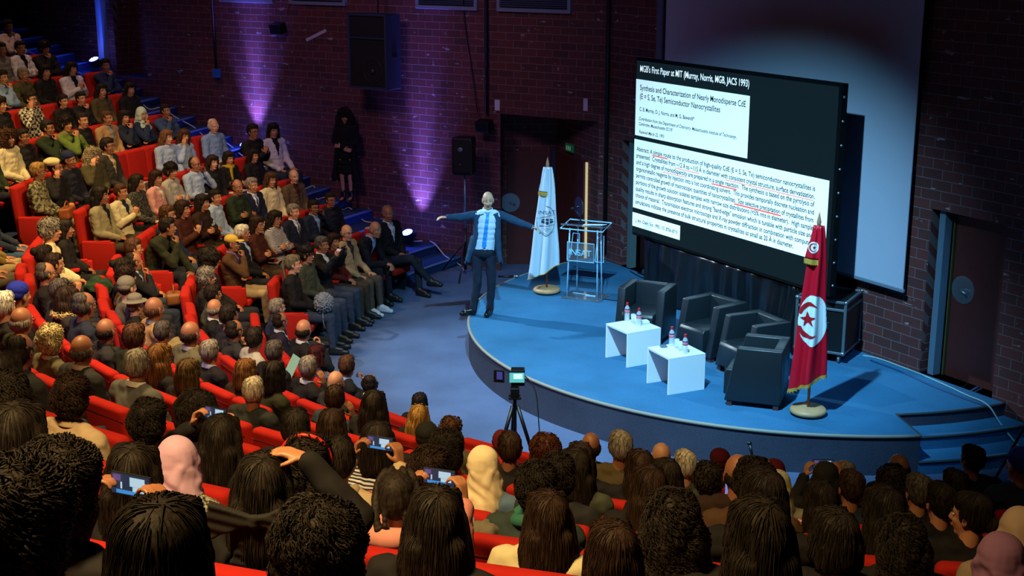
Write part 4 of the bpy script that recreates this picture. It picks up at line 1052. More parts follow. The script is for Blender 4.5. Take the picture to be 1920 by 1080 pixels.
def J_default():
    return dict(pel=(0, -.03, .535), wai=(0, -.055, .70), che=(0, -.075, .88), nec=(0, -.065, 1.05), head=(0, -.035, 1.20),
                sh=[(-.182, -.075, .995), (.182, -.075, .995)], el=[(-.235, -.02, .735), (.235, -.02, .735)],
                wr=[(-.045, .205, .625), (.055, .20, .64)], hd=[(.5, .75, -.25), (-.5, .75, -.25)], hn=[(-.3, .2, 1), (.3, .2, 1)], curl=[.45, .55],
                hip=[(-.09, -.01, .51), (.09, -.01, .51)], kn=[(-.115, .43, .515), (.115, .43, .515)], an=[(-.12, .45, .095), (.12, .45, .095)], to=[(-.13, .63, .04), (.13, .63, .04)])
def pose(name):
    J = J_default()
    if name in ('rest', 'restR'):
        J['wr'] = [(-.13, .25, .60), (.13, .25, .60)]; J['hd'] = [(.1, 1, -.15), (-.1, 1, -.15)]; J['hn'] = [(0, 0, 1)] * 2; J['curl'] = [.25, .25]
    elif name == 'cross':
        J['el'] = [(-.23, .03, .76), (.23, .03, .76)]; J['wr'] = [(.06, .15, .80), (-.06, .17, .765)]; J['hd'] = [(1, .1, .15), (-1, .1, .1)]; J['hn'] = [(0, 1, .2), (0, 1, .2)]
    elif name in ('chin', 'chinprof', 'leanchin'):
        J['el'] = [(-.215, .05, .74), (.17, .17, .80)]; J['wr'] = [(.08, .17, .775), (.055, .125, 1.02)]; J['hd'] = [(1, .1, 0), (-.25, -.15, 1)]; J['hn'] = [(0, .6, .8), (.2, 1, .2)]; J['curl'] = [.4, .75]
    elif name == 'chin2':
        J['el'] = [(-.15, .19, .80), (.15, .19, .80)]; J['wr'] = [(-.04, .14, 1.01), (.04, .14, 1.01)]; J['hd'] = [(.2, -.1, 1), (-.2, -.1, 1)]; J['hn'] = [(-.6, 1, 0), (.6, 1, 0)]; J['curl'] = [.9, .9]
    elif name == 'head':
        J['el'] = [(-.22, .0, .74), (.27, .09, .83)]; J['wr'] = [(.03, .19, .70), (.125, .055, 1.055)]; J['hd'] = [(.9, .5, -.1), (-.15, -.15, 1)]; J['hn'] = [(0, .3, 1), (1, .3, 0)]; J['curl'] = [.4, .35]
    elif name == 'headL':
        J['el'] = [(-.27, .09, .83), (.22, .0, .74)]; J['wr'] = [(-.125, .055, 1.055), (-.03, .19, .70)]; J['hd'] = [(.15, -.15, 1), (-.9, .5, -.1)]; J['hn'] = [(-1, .3, 0), (0, .3, 1)]; J['curl'] = [.55, .4]
    elif name in ('phone', 'phoneup', 'phonelow'):
        ox, oz = {'phone': (.05, 1.17), 'phoneup': (.17, 1.17), 'phonelow': (-.05, 1.085)}[name]
        J['el'] = [(-.20, .14, .90), (.24, .12, .90)]; J['wr'] = [(ox - .14, .27, oz - .075), (ox + .14, .27, oz - .075)]; J['hd'] = [(.25, .25, 1), (-.25, .25, 1)]; J['hn'] = [(-1, -.3, 0), (1, -.3, 0)]; J['curl'] = [.55, .55]
        J['phone'] = (ox, .315, oz + .01)
    elif name == 'phoneless':
        J['el'] = [(-.21, .02, .75), (.21, .02, .75)]; J['wr'] = [(-.05, .19, .88), (.05, .19, .88)]; J['hd'] = [(.3, .2, 1), (-.3, .2, 1)]; J['hn'] = [(-.8, .5, 0), (.8, .5, 0)]; J['curl'] = [.6, .6]
    elif name == 'headhand':
        J['el'] = [(-.235, -.02, .735), (.33, .03, 1.12)]; J['wr'] = [(-.045, .205, .625), (.14, .02, 1.315)]; J['hd'] = [(.5, .75, -.25), (-.85, -.05, .15)]; J['hn'] = [(-.3, .2, 1), (.1, 0, 1)]; J['curl'] = [.45, .25]
    elif name == 'legx':
        J['kn'] = [(-.12, .43, .515), (.05, .46, .60)]; J['an'] = [(-.12, .45, .095), (-.20, .60, .24)]; J['to'] = [(-.13, .63, .04), (-.25, .76, .20)]
    if name in ('lean', 'leanchin'):
        k = 1.0 if name == 'lean' else .8
        def sh(p, f): return (p[0], p[1] + .30 * k * f, p[2] - .09 * k * f)
        J['wai'] = sh(J['wai'], .30); J['che'] = sh(J['che'], .65); J['nec'] = sh(J['nec'], .92); J['head'] = sh(J['head'], 1.15)
        J['sh'] = [sh(p, .85) for p in J['sh']]
        if name == 'lean':
            J['el'] = [(-.19, .30, .62), (.19, .30, .62)]; J['wr'] = [(-.05, .50, .60), (.05, .50, .62)]
        else:
            J['el'] = [(-.20, .36, .62), (.15, .34, .66)]; J['wr'] = [(-.03, .52, .52), (.06, .40, .90)]
            J['wr'][1] = (.05, J['head'][1] + .13, J['head'][2] - .20)
    return J
def V(p): return Vector(p)
def axisM(a, b): return (V(b) - V(a)).to_track_quat('Z', 'Y').to_matrix() @ Matrix.Rotation(R(0), 3, 'Z')
BODY = {}; TOPS_ = {}; LEGS = {}; SHOE = {}
def torso(mb, J, g, arms=True, cut=.035):
    pel, wai, che, nec = V(J['pel']), V(J['wai']), V(J['che']), V(J['nec'])
    mb.ell(pel, (.158 + g, .115 + g, .105 + g), 16, 10)
    for t in (.25, .5, .75, 1.0): mb.ell(pel.lerp(wai, t), (.150 + g, .110 + g, .09), 16, 10)
    for t in (.33, .66, 1.0): mb.ell(wai.lerp(che, t), (.152 + .014 * t + g, .110 + .008 * t + g, .10), 16, 10)
    mb.ell(che + (nec - che) * .35, (.160 + g, .104 + g, .11), 16, 10)
    mb.cap(V(J['sh'][0]), V(J['sh'][1]), .055 + g, .055 + g, 12)
    mb.cap(V(J['sh'][0]).lerp(nec, .5) + Vector((0, 0, .0)), nec + Vector((0, 0, -.03)), .048 + g, .05 + g, 10); mb.cap(V(J['sh'][1]).lerp(nec, .5), nec + Vector((0, 0, -.03)), .048 + g, .05 + g, 10)
def arms(mb, J, g, wrist=True):
    for k in (0, 1):
        s_, e_, w_ = V(J['sh'][k]), V(J['el'][k]), V(J['wr'][k])
        mb.cap(s_, e_, .050 + g, .041 + g, 12)
        end = w_ if wrist else e_.lerp(w_, .93)
        mb.cap(e_, end, .039 + g, .027 + g, 12)
def legs(mb, J, g):
    for k in (0, 1):
        h, n_, a_ = V(J['hip'][k]), V(J['kn'][k]), V(J['an'][k])
        mb.cap(h, n_, .078 + g, .054 + g, 12)
        c = n_.lerp(a_, .35) + Vector((0, -.012, 0)); mb.cap(n_, c, .052 + g, .050 + g, 12); mb.cap(c, a_ + Vector((0, 0, .0)), .050 + g, .035 + g, 12)
def get_body(p, yaw, pitch=0):
    key = (p, yaw)
    if key not in BODY:
        J = pose(p); mb = MB()
        torso(mb, J, -.016); arms(mb, J, -.010); legs(mb, J, -.010)
        M = Matrix.Rotation(R(yaw), 3, 'Z'); hc = V(J['head'])
        mb.cap(V(J['nec']), hc + M @ Vector((0, -.02, -.05)), .056, .050, 14)
        head_parts(mb, hc, M)
        for k in (0, 1): hand(mb, J['wr'][k], J['hd'][k], J['hn'][k], 1 if k == 0 else -1, J['curl'][k])
        for k in (0, 1): mb.cap(V(J['an'][k]), V(J['to'][k]) + Vector((0, -.03, .0)), .034, .028, 10)
        BODY[key] = blob(mb, .0070, 2, 'person_body', ratio=.22)
    return BODY[key]
def get_top(p):
    if p not in TOPS_:
        J = pose(p); mb = MB(); torso(mb, J, .021); arms(mb, J, .019, False); mb.ell(V(J['pel']) + Vector((0, 0, .02)), (.192, .15, .10), 16, 10)
        me = blob(mb, .0125, 5, 'person_top')
        displace(me, lambda q: noise.noise(Vector((q.x * 9, q.y * 9, q.z * 16))) * .009 + noise.noise(Vector((q.x * 25 + q.z * 14, q.y * 22, q.z * 22))) * .0065)
        bm = bmesh.new(); bm.from_mesh(me); TOPS_[p] = (me, BVHTree.FromBMesh(bm)); bm.free()
    return TOPS_[p]
def get_legs(p):
    key = 'legx' if p == 'legx' else 'std'
    if key not in LEGS:
        J = pose(p if key == 'legx' else 'lap'); mb = MB(); legs(mb, J, .010); mb.ell(V(J['pel']) + Vector((0, .03, -.03)), (.18, .14, .085), 16, 10)
        me = blob(mb, .012, 4, 'person_trousers')
        displace(me, lambda p: noise.noise(p * 18) * .007)
        m2 = MB()
        for k in (0, 1):
            a_, t_ = V(J['an'][k]), V(J['to'][k]); m2.cap(a_ + Vector((0, -.03, -.045)), t_, .043, .036, 12); m2.cap(a_ + Vector((0, 0, .015)), a_ + Vector((0, 0, -.03)), .048, .050, 10); m2.cap(a_ + Vector((0, .015, -.005)), a_.lerp(t_, .62) + Vector((0, 0, .012)), .044, .036, 10)
        LEGS[key] = (me, blob(m2, .010, 3, 'person_shoes'))
    return LEGS[key]

def strands(me, N, L, wd, curl):
    """locks of hair laid over the scalp shape, falling from the crown"""
    rnd = random.Random(7)
    bm = bmesh.new(); bm.from_mesh(me); bvh = BVHTree.FromBMesh(bm); bm.free()
    V0 = [v.co.copy() for v in me.vertices]; F0 = [tuple(p.vertices) for p in me.polygons]
    mb = MB(); mb.v = [tuple(v) for v in V0]; mb.f = F0; mb.mi = [0] * len(F0)
    crown = Vector((.015, -.045, .14)); step = (.016 if L > .1 else .011) if not curl else .0085
    fc = [p.center.copy() for p in me.polygons]
    for i in range(N):
        p = rnd.choice(fc); d = (p - crown); 
        if d.length < .02: d = Vector((rnd.uniform(-1, 1), rnd.uniform(-1, 1), 0))
        d.normalize(); n = max(3, int(L * rnd.uniform(.5, 1.1) / step)); pts = []; rr = []
        ph = rnd.uniform(0, 6.28); off = rnd.uniform(.0, .004); w = wd * rnd.uniform(.6, 1.3)
        q = p.copy()
        for k in range(n):
            h, nn, _, _ = bvh.find_nearest(q)
            if h is None: break
            t = d + Vector((0, 0, -1.0 if not curl else -.35)) * .38 + Vector((rnd.uniform(-1, 1), rnd.uniform(-1, 1), rnd.uniform(-1, 1))) * (.10 if not curl else .25)
            t = t - nn * t.dot(nn)
            if t.length < 1e-4: break
            t.normalize(); d = t
            c = h + nn * (off + w * .5)
            if curl:
                b_ = nn.cross(t); c = c + (nn * (1 + math.cos(ph + k * 1.5)) * .8 + b_ * math.sin(ph + k * 1.5)) * curl
            pts.append(c); rr.append(w * (1 - .75 * (k / n) ** 2)); q = h + t * step
        if len(pts) > 2: mb.tube(pts, rr, 3, caps=False)
    bpy.data.meshes.remove(me)
    return mb.mesh('person_hair', True)

# hair and headwear, in head coordinates (face towards +Y)
HAIR = {}
def get_hair(kind, near=False):
    if (kind, near) in HAIR: return HAIR[(kind, near)]
    mb = MB(); amp, fr, vox, along = .006, 40, .008, None
    def E_(c, r): mb.ell(c, r, 16, 12)
    def base(s=1.0):
        E_((0, -.020, .062), (.081 * s, .094 * s, .074 * s)); E_((0, -.050, .020), (.080 * s, .070 * s, .092 * s)); E_((0, .030, .085), (.060 * s, .050 * s, .042 * s))
        for sx in (-1, 1): E_((.066 * sx, -.012, .018), (.018 * s, .040 * s, .045 * s))
    if kind == 'short': base(); amp, fr, along = .007, 55, 'z'
    elif kind == 'curly': base(1.12); amp, fr = .020, 48
    elif kind == 'curlybig': base(1.22); E_((0, -.02, .09), (.10, .10, .08)); amp, fr = .030, 30
    elif kind == 'afro': E_((0, -.035, .045), (.128, .120, .118)); E_((0, -.06, -.03), (.118, .09, .09)); amp, fr = .026, 50
    elif kind == 'ring':
        E_((0, -.055, -.008), (.076, .060, .058))
        for sx in (-1, 1): E_((.068 * sx, -.020, -.002), (.015, .042, .038))
        amp = .003
    elif kind == 'recede':
        E_((0, -.052, .010), (.079, .066, .080)); E_((0, -.045, .066), (.070, .066, .063))
        for sx in (-1, 1): E_((.067 * sx, -.014, .010), (.015, .038, .040))
        amp, fr = .005, 60
    elif kind in ('long', 'longcurly'):
        base(1.06)
        for sx in (-1, 1):
            mb.cap((.074 * sx, -.020, .03), (.088 * sx, -.045, -.12), .030, .040); mb.cap((.088 * sx, -.045, -.12), (.085 * sx, -.065, -.27), .040, .034)
            mb.cap((.06 * sx, .05, .09), (.082 * sx, .02, -.02), .022, .022)
        mb.cap((0, -.075, .03), (0, -.095, -.18), .066, .072); mb.cap((0, -.095, -.18), (0, -.10, -.34), .072, .05)
        for sx in (-1, 1): mb.cap((.045 * sx, -.09, -.05), (.055 * sx, -.105, -.31), .055, .040)
        amp, fr, along, vox = (.009, 60, 'z', .009) if kind == 'long' else (.026, 34, None, .010)
        if kind == 'longcurly': E_((0, -.05, -.05), (.125, .09, .14)); E_((0, -.07, -.18), (.135, .08, .13))
    elif kind in ('bob', 'bobshort'):
        base(1.07); lo = -.10 if kind == 'bob' else -.035
        for sx in (-1, 1):
            mb.cap((.073 * sx, -.02, .03), (.083 * sx, -.03, lo), .027, .030); mb.cap((.05 * sx, .052, .10), (.078 * sx, .02, .0), .020, .018)
        mb.cap((0, -.07, .02), (0, -.080, lo), .064, .060)
        for sx in (-1, 1): mb.cap((.04 * sx, -.07, .0), (.05 * sx, -.075, lo - .02), .050, .042)
        amp, fr, along = .008, 60, 'z'
    elif kind in ('bun', 'pony', 'bunlow'):
        base(1.02)
        if kind == 'bun': E_((0, -.125, .075), (.042, .042, .042))
        if kind == 'bunlow': E_((0, -.125, -.02), (.045, .042, .042))
        if kind == 'pony': mb.cap((0, -.115, .04), (0, -.145, -.03), .028, .032); mb.cap((0, -.145, -.03), (0, -.125, -.20), .032, .014)
        amp, fr, along = .006, 60, 'z'
    elif kind == 'braids':
        base(1.03)
        for sx in (-1, 1):
            for k in range(16):
                t = k / 15
                mb.ell((sx * (.030 + .062 * math.sin(math.pi * (.12 + .62 * t))), .062 - .185 * t, .112 - .20 * t ** 1.5), (.021, .019, .018), 8, 6)
                mb.ell((sx * (.010 + .040 * math.sin(math.pi * (.1 + .6 * t))), .05 - .18 * t, .132 - .20 * t ** 1.8), (.015, .015, .014), 8, 6)
            for k in range(10): mb.ell((.034 * sx + .007 * (-1) ** k, -.125 + .004 * k, -.10 - .024 * k), (.026 - .001 * k, .023, .019), 8, 6)
        amp, fr, vox = .002, 60, .006
    elif kind == 'hijab':
        E_((0, -.028, .038), (.097, .106, .108)); E_((0, -.048, -.03), (.096, .088, .12))
        for sx in (-1, 1): E_((.062 * sx, .006, -.035), (.035, .060, .090)); E_((.060 * sx, -.006, .004), (.041, .052, .066)); E_((.052 * sx, -.05, -.10), (.062, .06, .075))
        E_((0, .012, -.128), (.072, .072, .035)); mb.cap((0, -.04, -.04), (0, -.055, -.20), .098, .130); mb.cap((.03, -.10, .02), (-.04, -.13, -.25), .035, .05); mb.cap((-.05, -.09, .0), (.02, -.12, -.24), .03, .045); mb.cap((0, -.055, -.19), (0, -.05, -.25), .12, .14)
        mb.cap((-.12, -.05, -.25), (.12, -.05, -.25), .085, .085); E_((0, .03, -.20), (.11, .075, .06))
        amp, fr = .010, 14
    elif kind == 'beanie': E_((0, -.025, .070), (.091, .104, .082)); E_((0, -.045, .03), (.088, .082, .06)); amp, fr = .004, 90
    elif kind == 'beret': E_((.02, -.045, .088), (.118, .122, .062)); E_((0, -.025, .055), (.084, .098, .045)); amp, fr = .004, 20
    elif kind == 'cap': E_((0, -.018, .066), (.084, .100, .072)); mb.ell((0, .105, .048), (.065, .068, .010), 16, 8); amp, fr, vox = .002, 20, .006
    elif kind == 'fedora':
        mb.ell((0, -.015, .062), (.150, .165, .012), 22, 8); E_((0, -.015, .105), (.078, .094, .060)); mb.ell((0, -.015, .075), (.084, .10, .03), 16, 8); amp, fr = .002, 20
    me = blob(mb, vox, 2 if amp > .01 else 3, 'person_hair')
    if kind in ('short', 'recede', 'long', 'bob', 'bobshort', 'bun', 'pony', 'bunlow', 'curly', 'curlybig', 'afro', 'longcurly', 'ring'):
        if kind in ('curly', 'curlybig', 'afro', 'longcurly'):
            displace(me, lambda p: noise.noise(p * 16) * .014)
            N, L, wd, cu = {'curly': (1300, .05, .0034, .0085), 'curlybig': (1700, .08, .0036, .013), 'afro': (2600, .05, .0032, .0065), 'longcurly': (1700, .20, .0036, .012)}[kind]
        else:
            wobble(me, .003, 22, 'z')
            N, L, wd, cu = {'short': (1100, .045, .0022, 0), 'recede': (650, .04, .0022, 0), 'ring': (450, .03, .0018, 0), 'long': (1500, .26, .0026, 0), 'bob': (1200, .16, .0026, 0), 'bobshort': (1100, .10, .0024, 0)}.get(kind, (1000, .12, .0022, 0))
        me = bake(me, [('DECIMATE', dict(ratio=.45))]); me.polygons.foreach_set('use_smooth', [True] * len(me.polygons))
        if not near: N = int(N * .30); wd *= 1.45
        else: N = int(N * 1.5); wd *= .68
        me = strands(me, N, L, wd, cu)
    elif kind == 'hijab': displace(me, lambda p: noise.noise(p * 9) * .012 + (math.sin(p.z * 70 + p.x * 42 + p.y * 25 + noise.noise(p * 7) * 5) * .0045) * min(1, max(0, (.09 - p.z) * 12)))
    elif kind in ('curly',):
        for v in me.vertices:
            q = v.co
            d = noise.noise(q * fr) * .62 + noise.noise(q * fr * 2.1 + Vector((5, 1, 2))) * .38
            v.co = q + v.normal * d * amp
    else: wobble(me, amp, fr, along)
    HAIR[(kind, near)] = me; return me
def get_small(k):
    if k in HAIR: return HAIR[k]
    mb = MB()
    if k == 'eyes':
        for sx in (-1, 1): mb.ell((.030 * sx, .0715, .008), (.0135, .010, .0075), 10, 8, mi=0); mb.ell((.030 * sx, .0795, .008), (.0058, .0035, .0058), 8, 6, mi=1)
        me = mb.mesh('person_eyes', True); me.materials.append(plain('sclera', '#c8bfb4', .4)); me.materials.append(plain('iris', '#1a100b', .3))
    elif k == 'brows':
        for sx in (-1, 1): mb.tube([(.014 * sx, .086, .026), (.030 * sx, .084, .031), (.046 * sx, .073, .025)], [.004, .0045, .003], 6)
        me = mb.mesh('person_brows', True)
    elif k == 'lips':
        mb.tube([(-.022, .079, -.062), (-.008, .088, -.060), (.008, .088, -.060), (.022, .079, -.062)], [.003, .0055, .0055, .003], 6); mb.tube([(-.020, .078, -.064), (0, .086, -.069), (.020, .078, -.064)], [.002, .006, .002], 6)
        me = mb.mesh('person_lips', True)
    elif k == 'glasses':
        for sx in (-1, 1):
            mb.tube([(.031 * sx + .022 * math.cos(a / 14 * 2 * math.pi), .094 - .004 * abs(math.cos(a / 14 * 2 * math.pi)), .006 + .017 * math.sin(a / 14 * 2 * math.pi)) for a in range(15)], .0022, 5)
            mb.tube([(.053 * sx, .089, .010), (.078 * sx, .06, .010), (.080 * sx, -.01, .008)], .0022, 5)
        mb.tube([(-.009, .094, .010), (.009, .094, .010)], .0022, 5); me = mb.mesh('person_glasses', True)
    elif k == 'collar':
        n = 24
        for (r, z) in ((.076, -.022), (.071, .010), (.064, .016), (.062, -.02)):
            for a in range(n):
                t = 2 * math.pi * a / n; mb.v.append((r * math.cos(t), r * .90 * math.sin(t) - .002, z - .016 * math.sin(t)))
        for q in range(3):
            for a in range(n): mb.f.append((q * n + a, q * n + (a + 1) % n, (q + 1) * n + (a + 1) % n, (q + 1) * n + a)); mb.mi.append(0)
        me = mb.mesh('person_collar', True)
    elif k == 'hood':
        mb.tube([(.105 * math.cos(R(a)), .085 * math.sin(R(a)) - .01, .0) for a in range(150, 391, 20)], [.02, .03, .038, .045, .05, .052, .052, .052, .05, .045, .038, .03, .02], 10)
        me = mb.mesh('person_hood', True)
    elif k == 'fur':
        mb.tube([(.105 * math.cos(a / 24 * 2 * math.pi), .09 * math.sin(a / 24 * 2 * math.pi) - .01, .0) for a in range(25)], .045, 12); me = blob(mb, .008, 1, 'person_fur')
        displace(me, lambda p: noise.noise(p * 90) * .022)
    elif k == 'scarf':
        mb.tube([(.088 * math.cos(a / 20 * 2 * math.pi), .078 * math.sin(a / 20 * 2 * math.pi), .01 * math.sin(a)) for a in range(21)], .034, 10)
        mb.tube([(.03, .085, 0), (.045, .10, -.12), (.04, .12, -.26)], [.03, .028, .022], 10); me = blob(mb, .009, 2, 'person_scarf')
    elif k == 'hairband':
        mb.tube([(.094 * math.cos(R(a)), -.005, .035 + .102 * math.sin(R(a))) for a in range(-5, 186, 10)], .009, 8); me = mb.mesh('hairband', True)
    elif k == 'bow':
        def flat(pts, y, th):
            n = len(pts); mb.add([(x, y - th, z) for x, z in pts] + [(x, y + th, z) for x, z in pts], [tuple(range(n)), tuple(range(n, 2 * n))[::-1]] + [(i, n + i, n + (i + 1) % n, (i + 1) % n) for i in range(n)])
        for sx in (-1, 1):
            flat([(.0, -.035), (.05 * sx, -.02), (.15 * sx, .015), (.165 * sx, -.04), (.15 * sx, -.115), (.05 * sx, -.075), (.0, -.06)], -.150, .014)
            flat([(.0, -.05), (.045 * sx, -.09), (.10 * sx, -.22), (.055 * sx, -.235), (.02 * sx, -.20), (.0, -.10)], -.138, .008)
        mb.ell((0, -.158, -.05), (.022, .018, .026), 10, 8); me = blob(mb, .006, 3, 'hair_bow'); displace(me, lambda p: math.sin(p.z * 160 + p.x * 40) * .0022)
    elif k == 'shades':
        for sx in (-1, 1): mb.ell((.032 * sx, .045, .125), (.028, .016, .016), 12, 8)
        mb.tube([(-.07, 0, .11), (-.03, .05, .13), (.03, .05, .13), (.07, 0, .11)], .004, 6); me = mb.mesh('sunglasses', True)
    HAIR[k] = me; return me

def vshape(w, z0, z1, curve=0): return ((-w, w, z0, z1), lambda x, y: abs(x) < w * (y - z0) / (z1 - z0))
FRONT = {}
def front_patch(p, kind):
    if (p, kind) in FRONT: return FRONT[(p, kind)]
    J = pose(p); me, bvh = get_top(p); zn = J['nec'][2]
    sh = {'v': vshape(.060, zn - .27, zn + .01), 'tie': ((-.02, .02, zn - .26, zn - .02), lambda x, y: abs(x) < .009 + .010 * (zn - y) / .26),
          'open': ((-.075, .075, .62, zn), lambda x, y: abs(x) < .028 + .035 * max(0, (y - .8) / .2)), 'badge': ((.04, .11, zn - .20, zn - .15), lambda x, y: True)}[kind]
    off = .004 if kind != 'tie' else .008
    m = decal(sh, 'person_' + kind, plain('tmpw', '#ffffff'), None, bvh, Vector((0, 0, 0)), Vector((1, 0, 0)), Vector((0, 0, 1)), Vector((0, -1, 0)), .009, off)
    if m is not None:
        m = bake(m, [('SOLIDIFY', dict(thickness=.003, offset=0))])
        m.polygons.foreach_set('use_smooth', [True] * len(m.polygons))
    FRONT[(p, kind)] = m; return m
HC = dict(black='#1d1612', darkbrown='#2a1a12', brown='#4a2f1e', grey='#7d7871', white='#d8d0c0', blond='#a07c42', lightbrown='#6b4a30', ash='#9a8e72', darkgrey='#4a4541', whitecurl='#c9bd92', lightgrey='#a8a294',
          goldbrown='#6a4620', darkgold='#4e3a1e', redbrown='#4a2414', wine='#3a0c12', ashbrown='#6d6656', skin='#8a6a50', yellow='#c7a748', royal='#1c2a9a', greywool='#77736a', cream='#cfc090', navy='#1c2548', blackcap='#1b1c1a',
          maroon='#5a1220', palegreen='#a9c0ae', pinkscarf='#c8a4c6', creamscarf='#dccfae', mauve='#8a6488', beigescarf='#b09a86', floral='#b8a24a')
# top: (colour, kind, second colour)
TC = dict(palepink=('#b9a3a0', 'suit', '#181818'), grey=('#6f6a68', 'plain', 0), white=('#c9c3cc', 'suit', '#14141a'), black=('#17161a', 'plain', 0), olive=('#45412c', 'plain', 0), darkblue=('#1b2846', 'plain', 0),
          lightblue=('#7b94b8', 'collar', '#8fa5c4'), olivebrown=('#4b4129', 'plain', 0), checker=('CHECK', 'plain', 0), tan=('#9c7c54', 'suit', '#77787a'), navy=('#1d2538', 'plain', 0), slate=('#34496a', 'plain', 0), green=('#5b7032', 'plain', 0),
          darkgreen=('#1f2c1c', 'plain', 0), cream=('#c6bd9a', 'plain', 0), paleblue=('#92a8c8', 'collar', '#a5b8d4'), skyblue=('#7796c4', 'collar', '#8ba8d0'), darkgrey=('#33312e', 'suit', '#a39472'), navyblack=('#191b2a', 'plain', 0),
          pattern=('PATTERN', 'plain', 0), beigegrey=('#8b8468', 'suit', '#15151a'), offwhite=('#bfb795', 'suit', '#1c2540'), darkpattern=('DPATTERN', 'plain', 0), pink=('#c48f8c', 'suit', '#cfc9c0'), lightgrey=('#9a9a94', 'plain', 0),
          blackyellow=('#17171b', 'scarf', '#a8901e'), tweed=('#5a4a38', 'suit', '#3a1618'), navysuit=('#161d33', 'suit', '#b8c2d8'), darkbrowntop=('#2a1a14', 'plain', 0), maroonbrown=('#3d1a14', 'plain', 0), oliveblack=('#262a1a', 'plain', 0),
          navysuitb=('#16223c', 'suit', '#6d8ec0'), stripes=('STRIPES', 'plain', 0), suitblue=('#14161c', 'suit', '#8fa8d8'), leather=('#4a3420', 'suit', '#6a589a'), suit=('#131419', 'suit', '#b6bcc8'), beige=('#a8916c', 'suit', '#2c2a30'), maroon=('#4a1518', 'plain', 0),
          greygreen=('#3c4238', 'plain', 0), charcoal=('#25262a', 'collar', '#25262a'), purpleblack=('#1c1830', 'suit', '#9fb0c8'), greywooltop=('#5c5850', 'plain', 0), brown=('#4a3424', 'plain', 0), olivegrey=('#575440', 'collar', '#b5b09a'),
          bluegrey=('#2c3648', 'suit', '#c0c8d0'), furcream=('#2a2420', 'fur', '#b3a06a'), greenblack=('#1a211a', 'plain', 0), leatherblack=('#22282a', 'plain', 0), suitgrey=('#2c2e32', 'collar', '#b8b09a'), greysuit=('#56585a', 'collar', '#d0d0d0'),
          beigeshirt=('#b09c82', 'collar', '#b09c82'), mustard=('#8a6a2e', 'plain', 0), wovencoat=('WOVEN', 'plain', 0), denim=('#4a6280', 'plain', 0), beigehood=('#a8977c', 'hood', '#a8977c'), pinkhood=('#c07f78', 'hood', '#c98a84'),
          whitejacket=('#c8ccd8', 'fur', '#6a6456'), red=('#c02014', 'plain', 0), tealscarf=('#2c3a3a', 'scarf', '#2e6a5c'), floraltop=('#7a7a6a', 'plain', 0), gingham=('GINGHAM', 'plain', 0), beigescarf=('#8a7a68', 'plain', 0), khaki=('#6a5a2c', 'plain', 0))
PATT = dict(CHECK=('check', '#b8b4a0', '#16161a', 'check', 22), PATTERN=('pattern', '#8a8468', '#34321f', 'noise', 26), DPATTERN=('dpattern', '#4a4a44', '#141416', 'noise', 40), STRIPES=('stripes', '#c4c8d4', '#1a1e30', 'stripe', 18),
            WOVEN=('woven', '#8f8e80', '#1c1c1e', 'noise', 80), GINGHAM=('gingham', '#c9a9b4', '#8a2c44', 'check', 50))
def topmat(c): return two_tone(*PATT[c]) if c in PATT else cloth(c)
LEGC = ['#1b1d26', '#23262e', '#1a1a1e', '#2c3648', '#3a3026', '#202a3c']
PEOPLE = {}
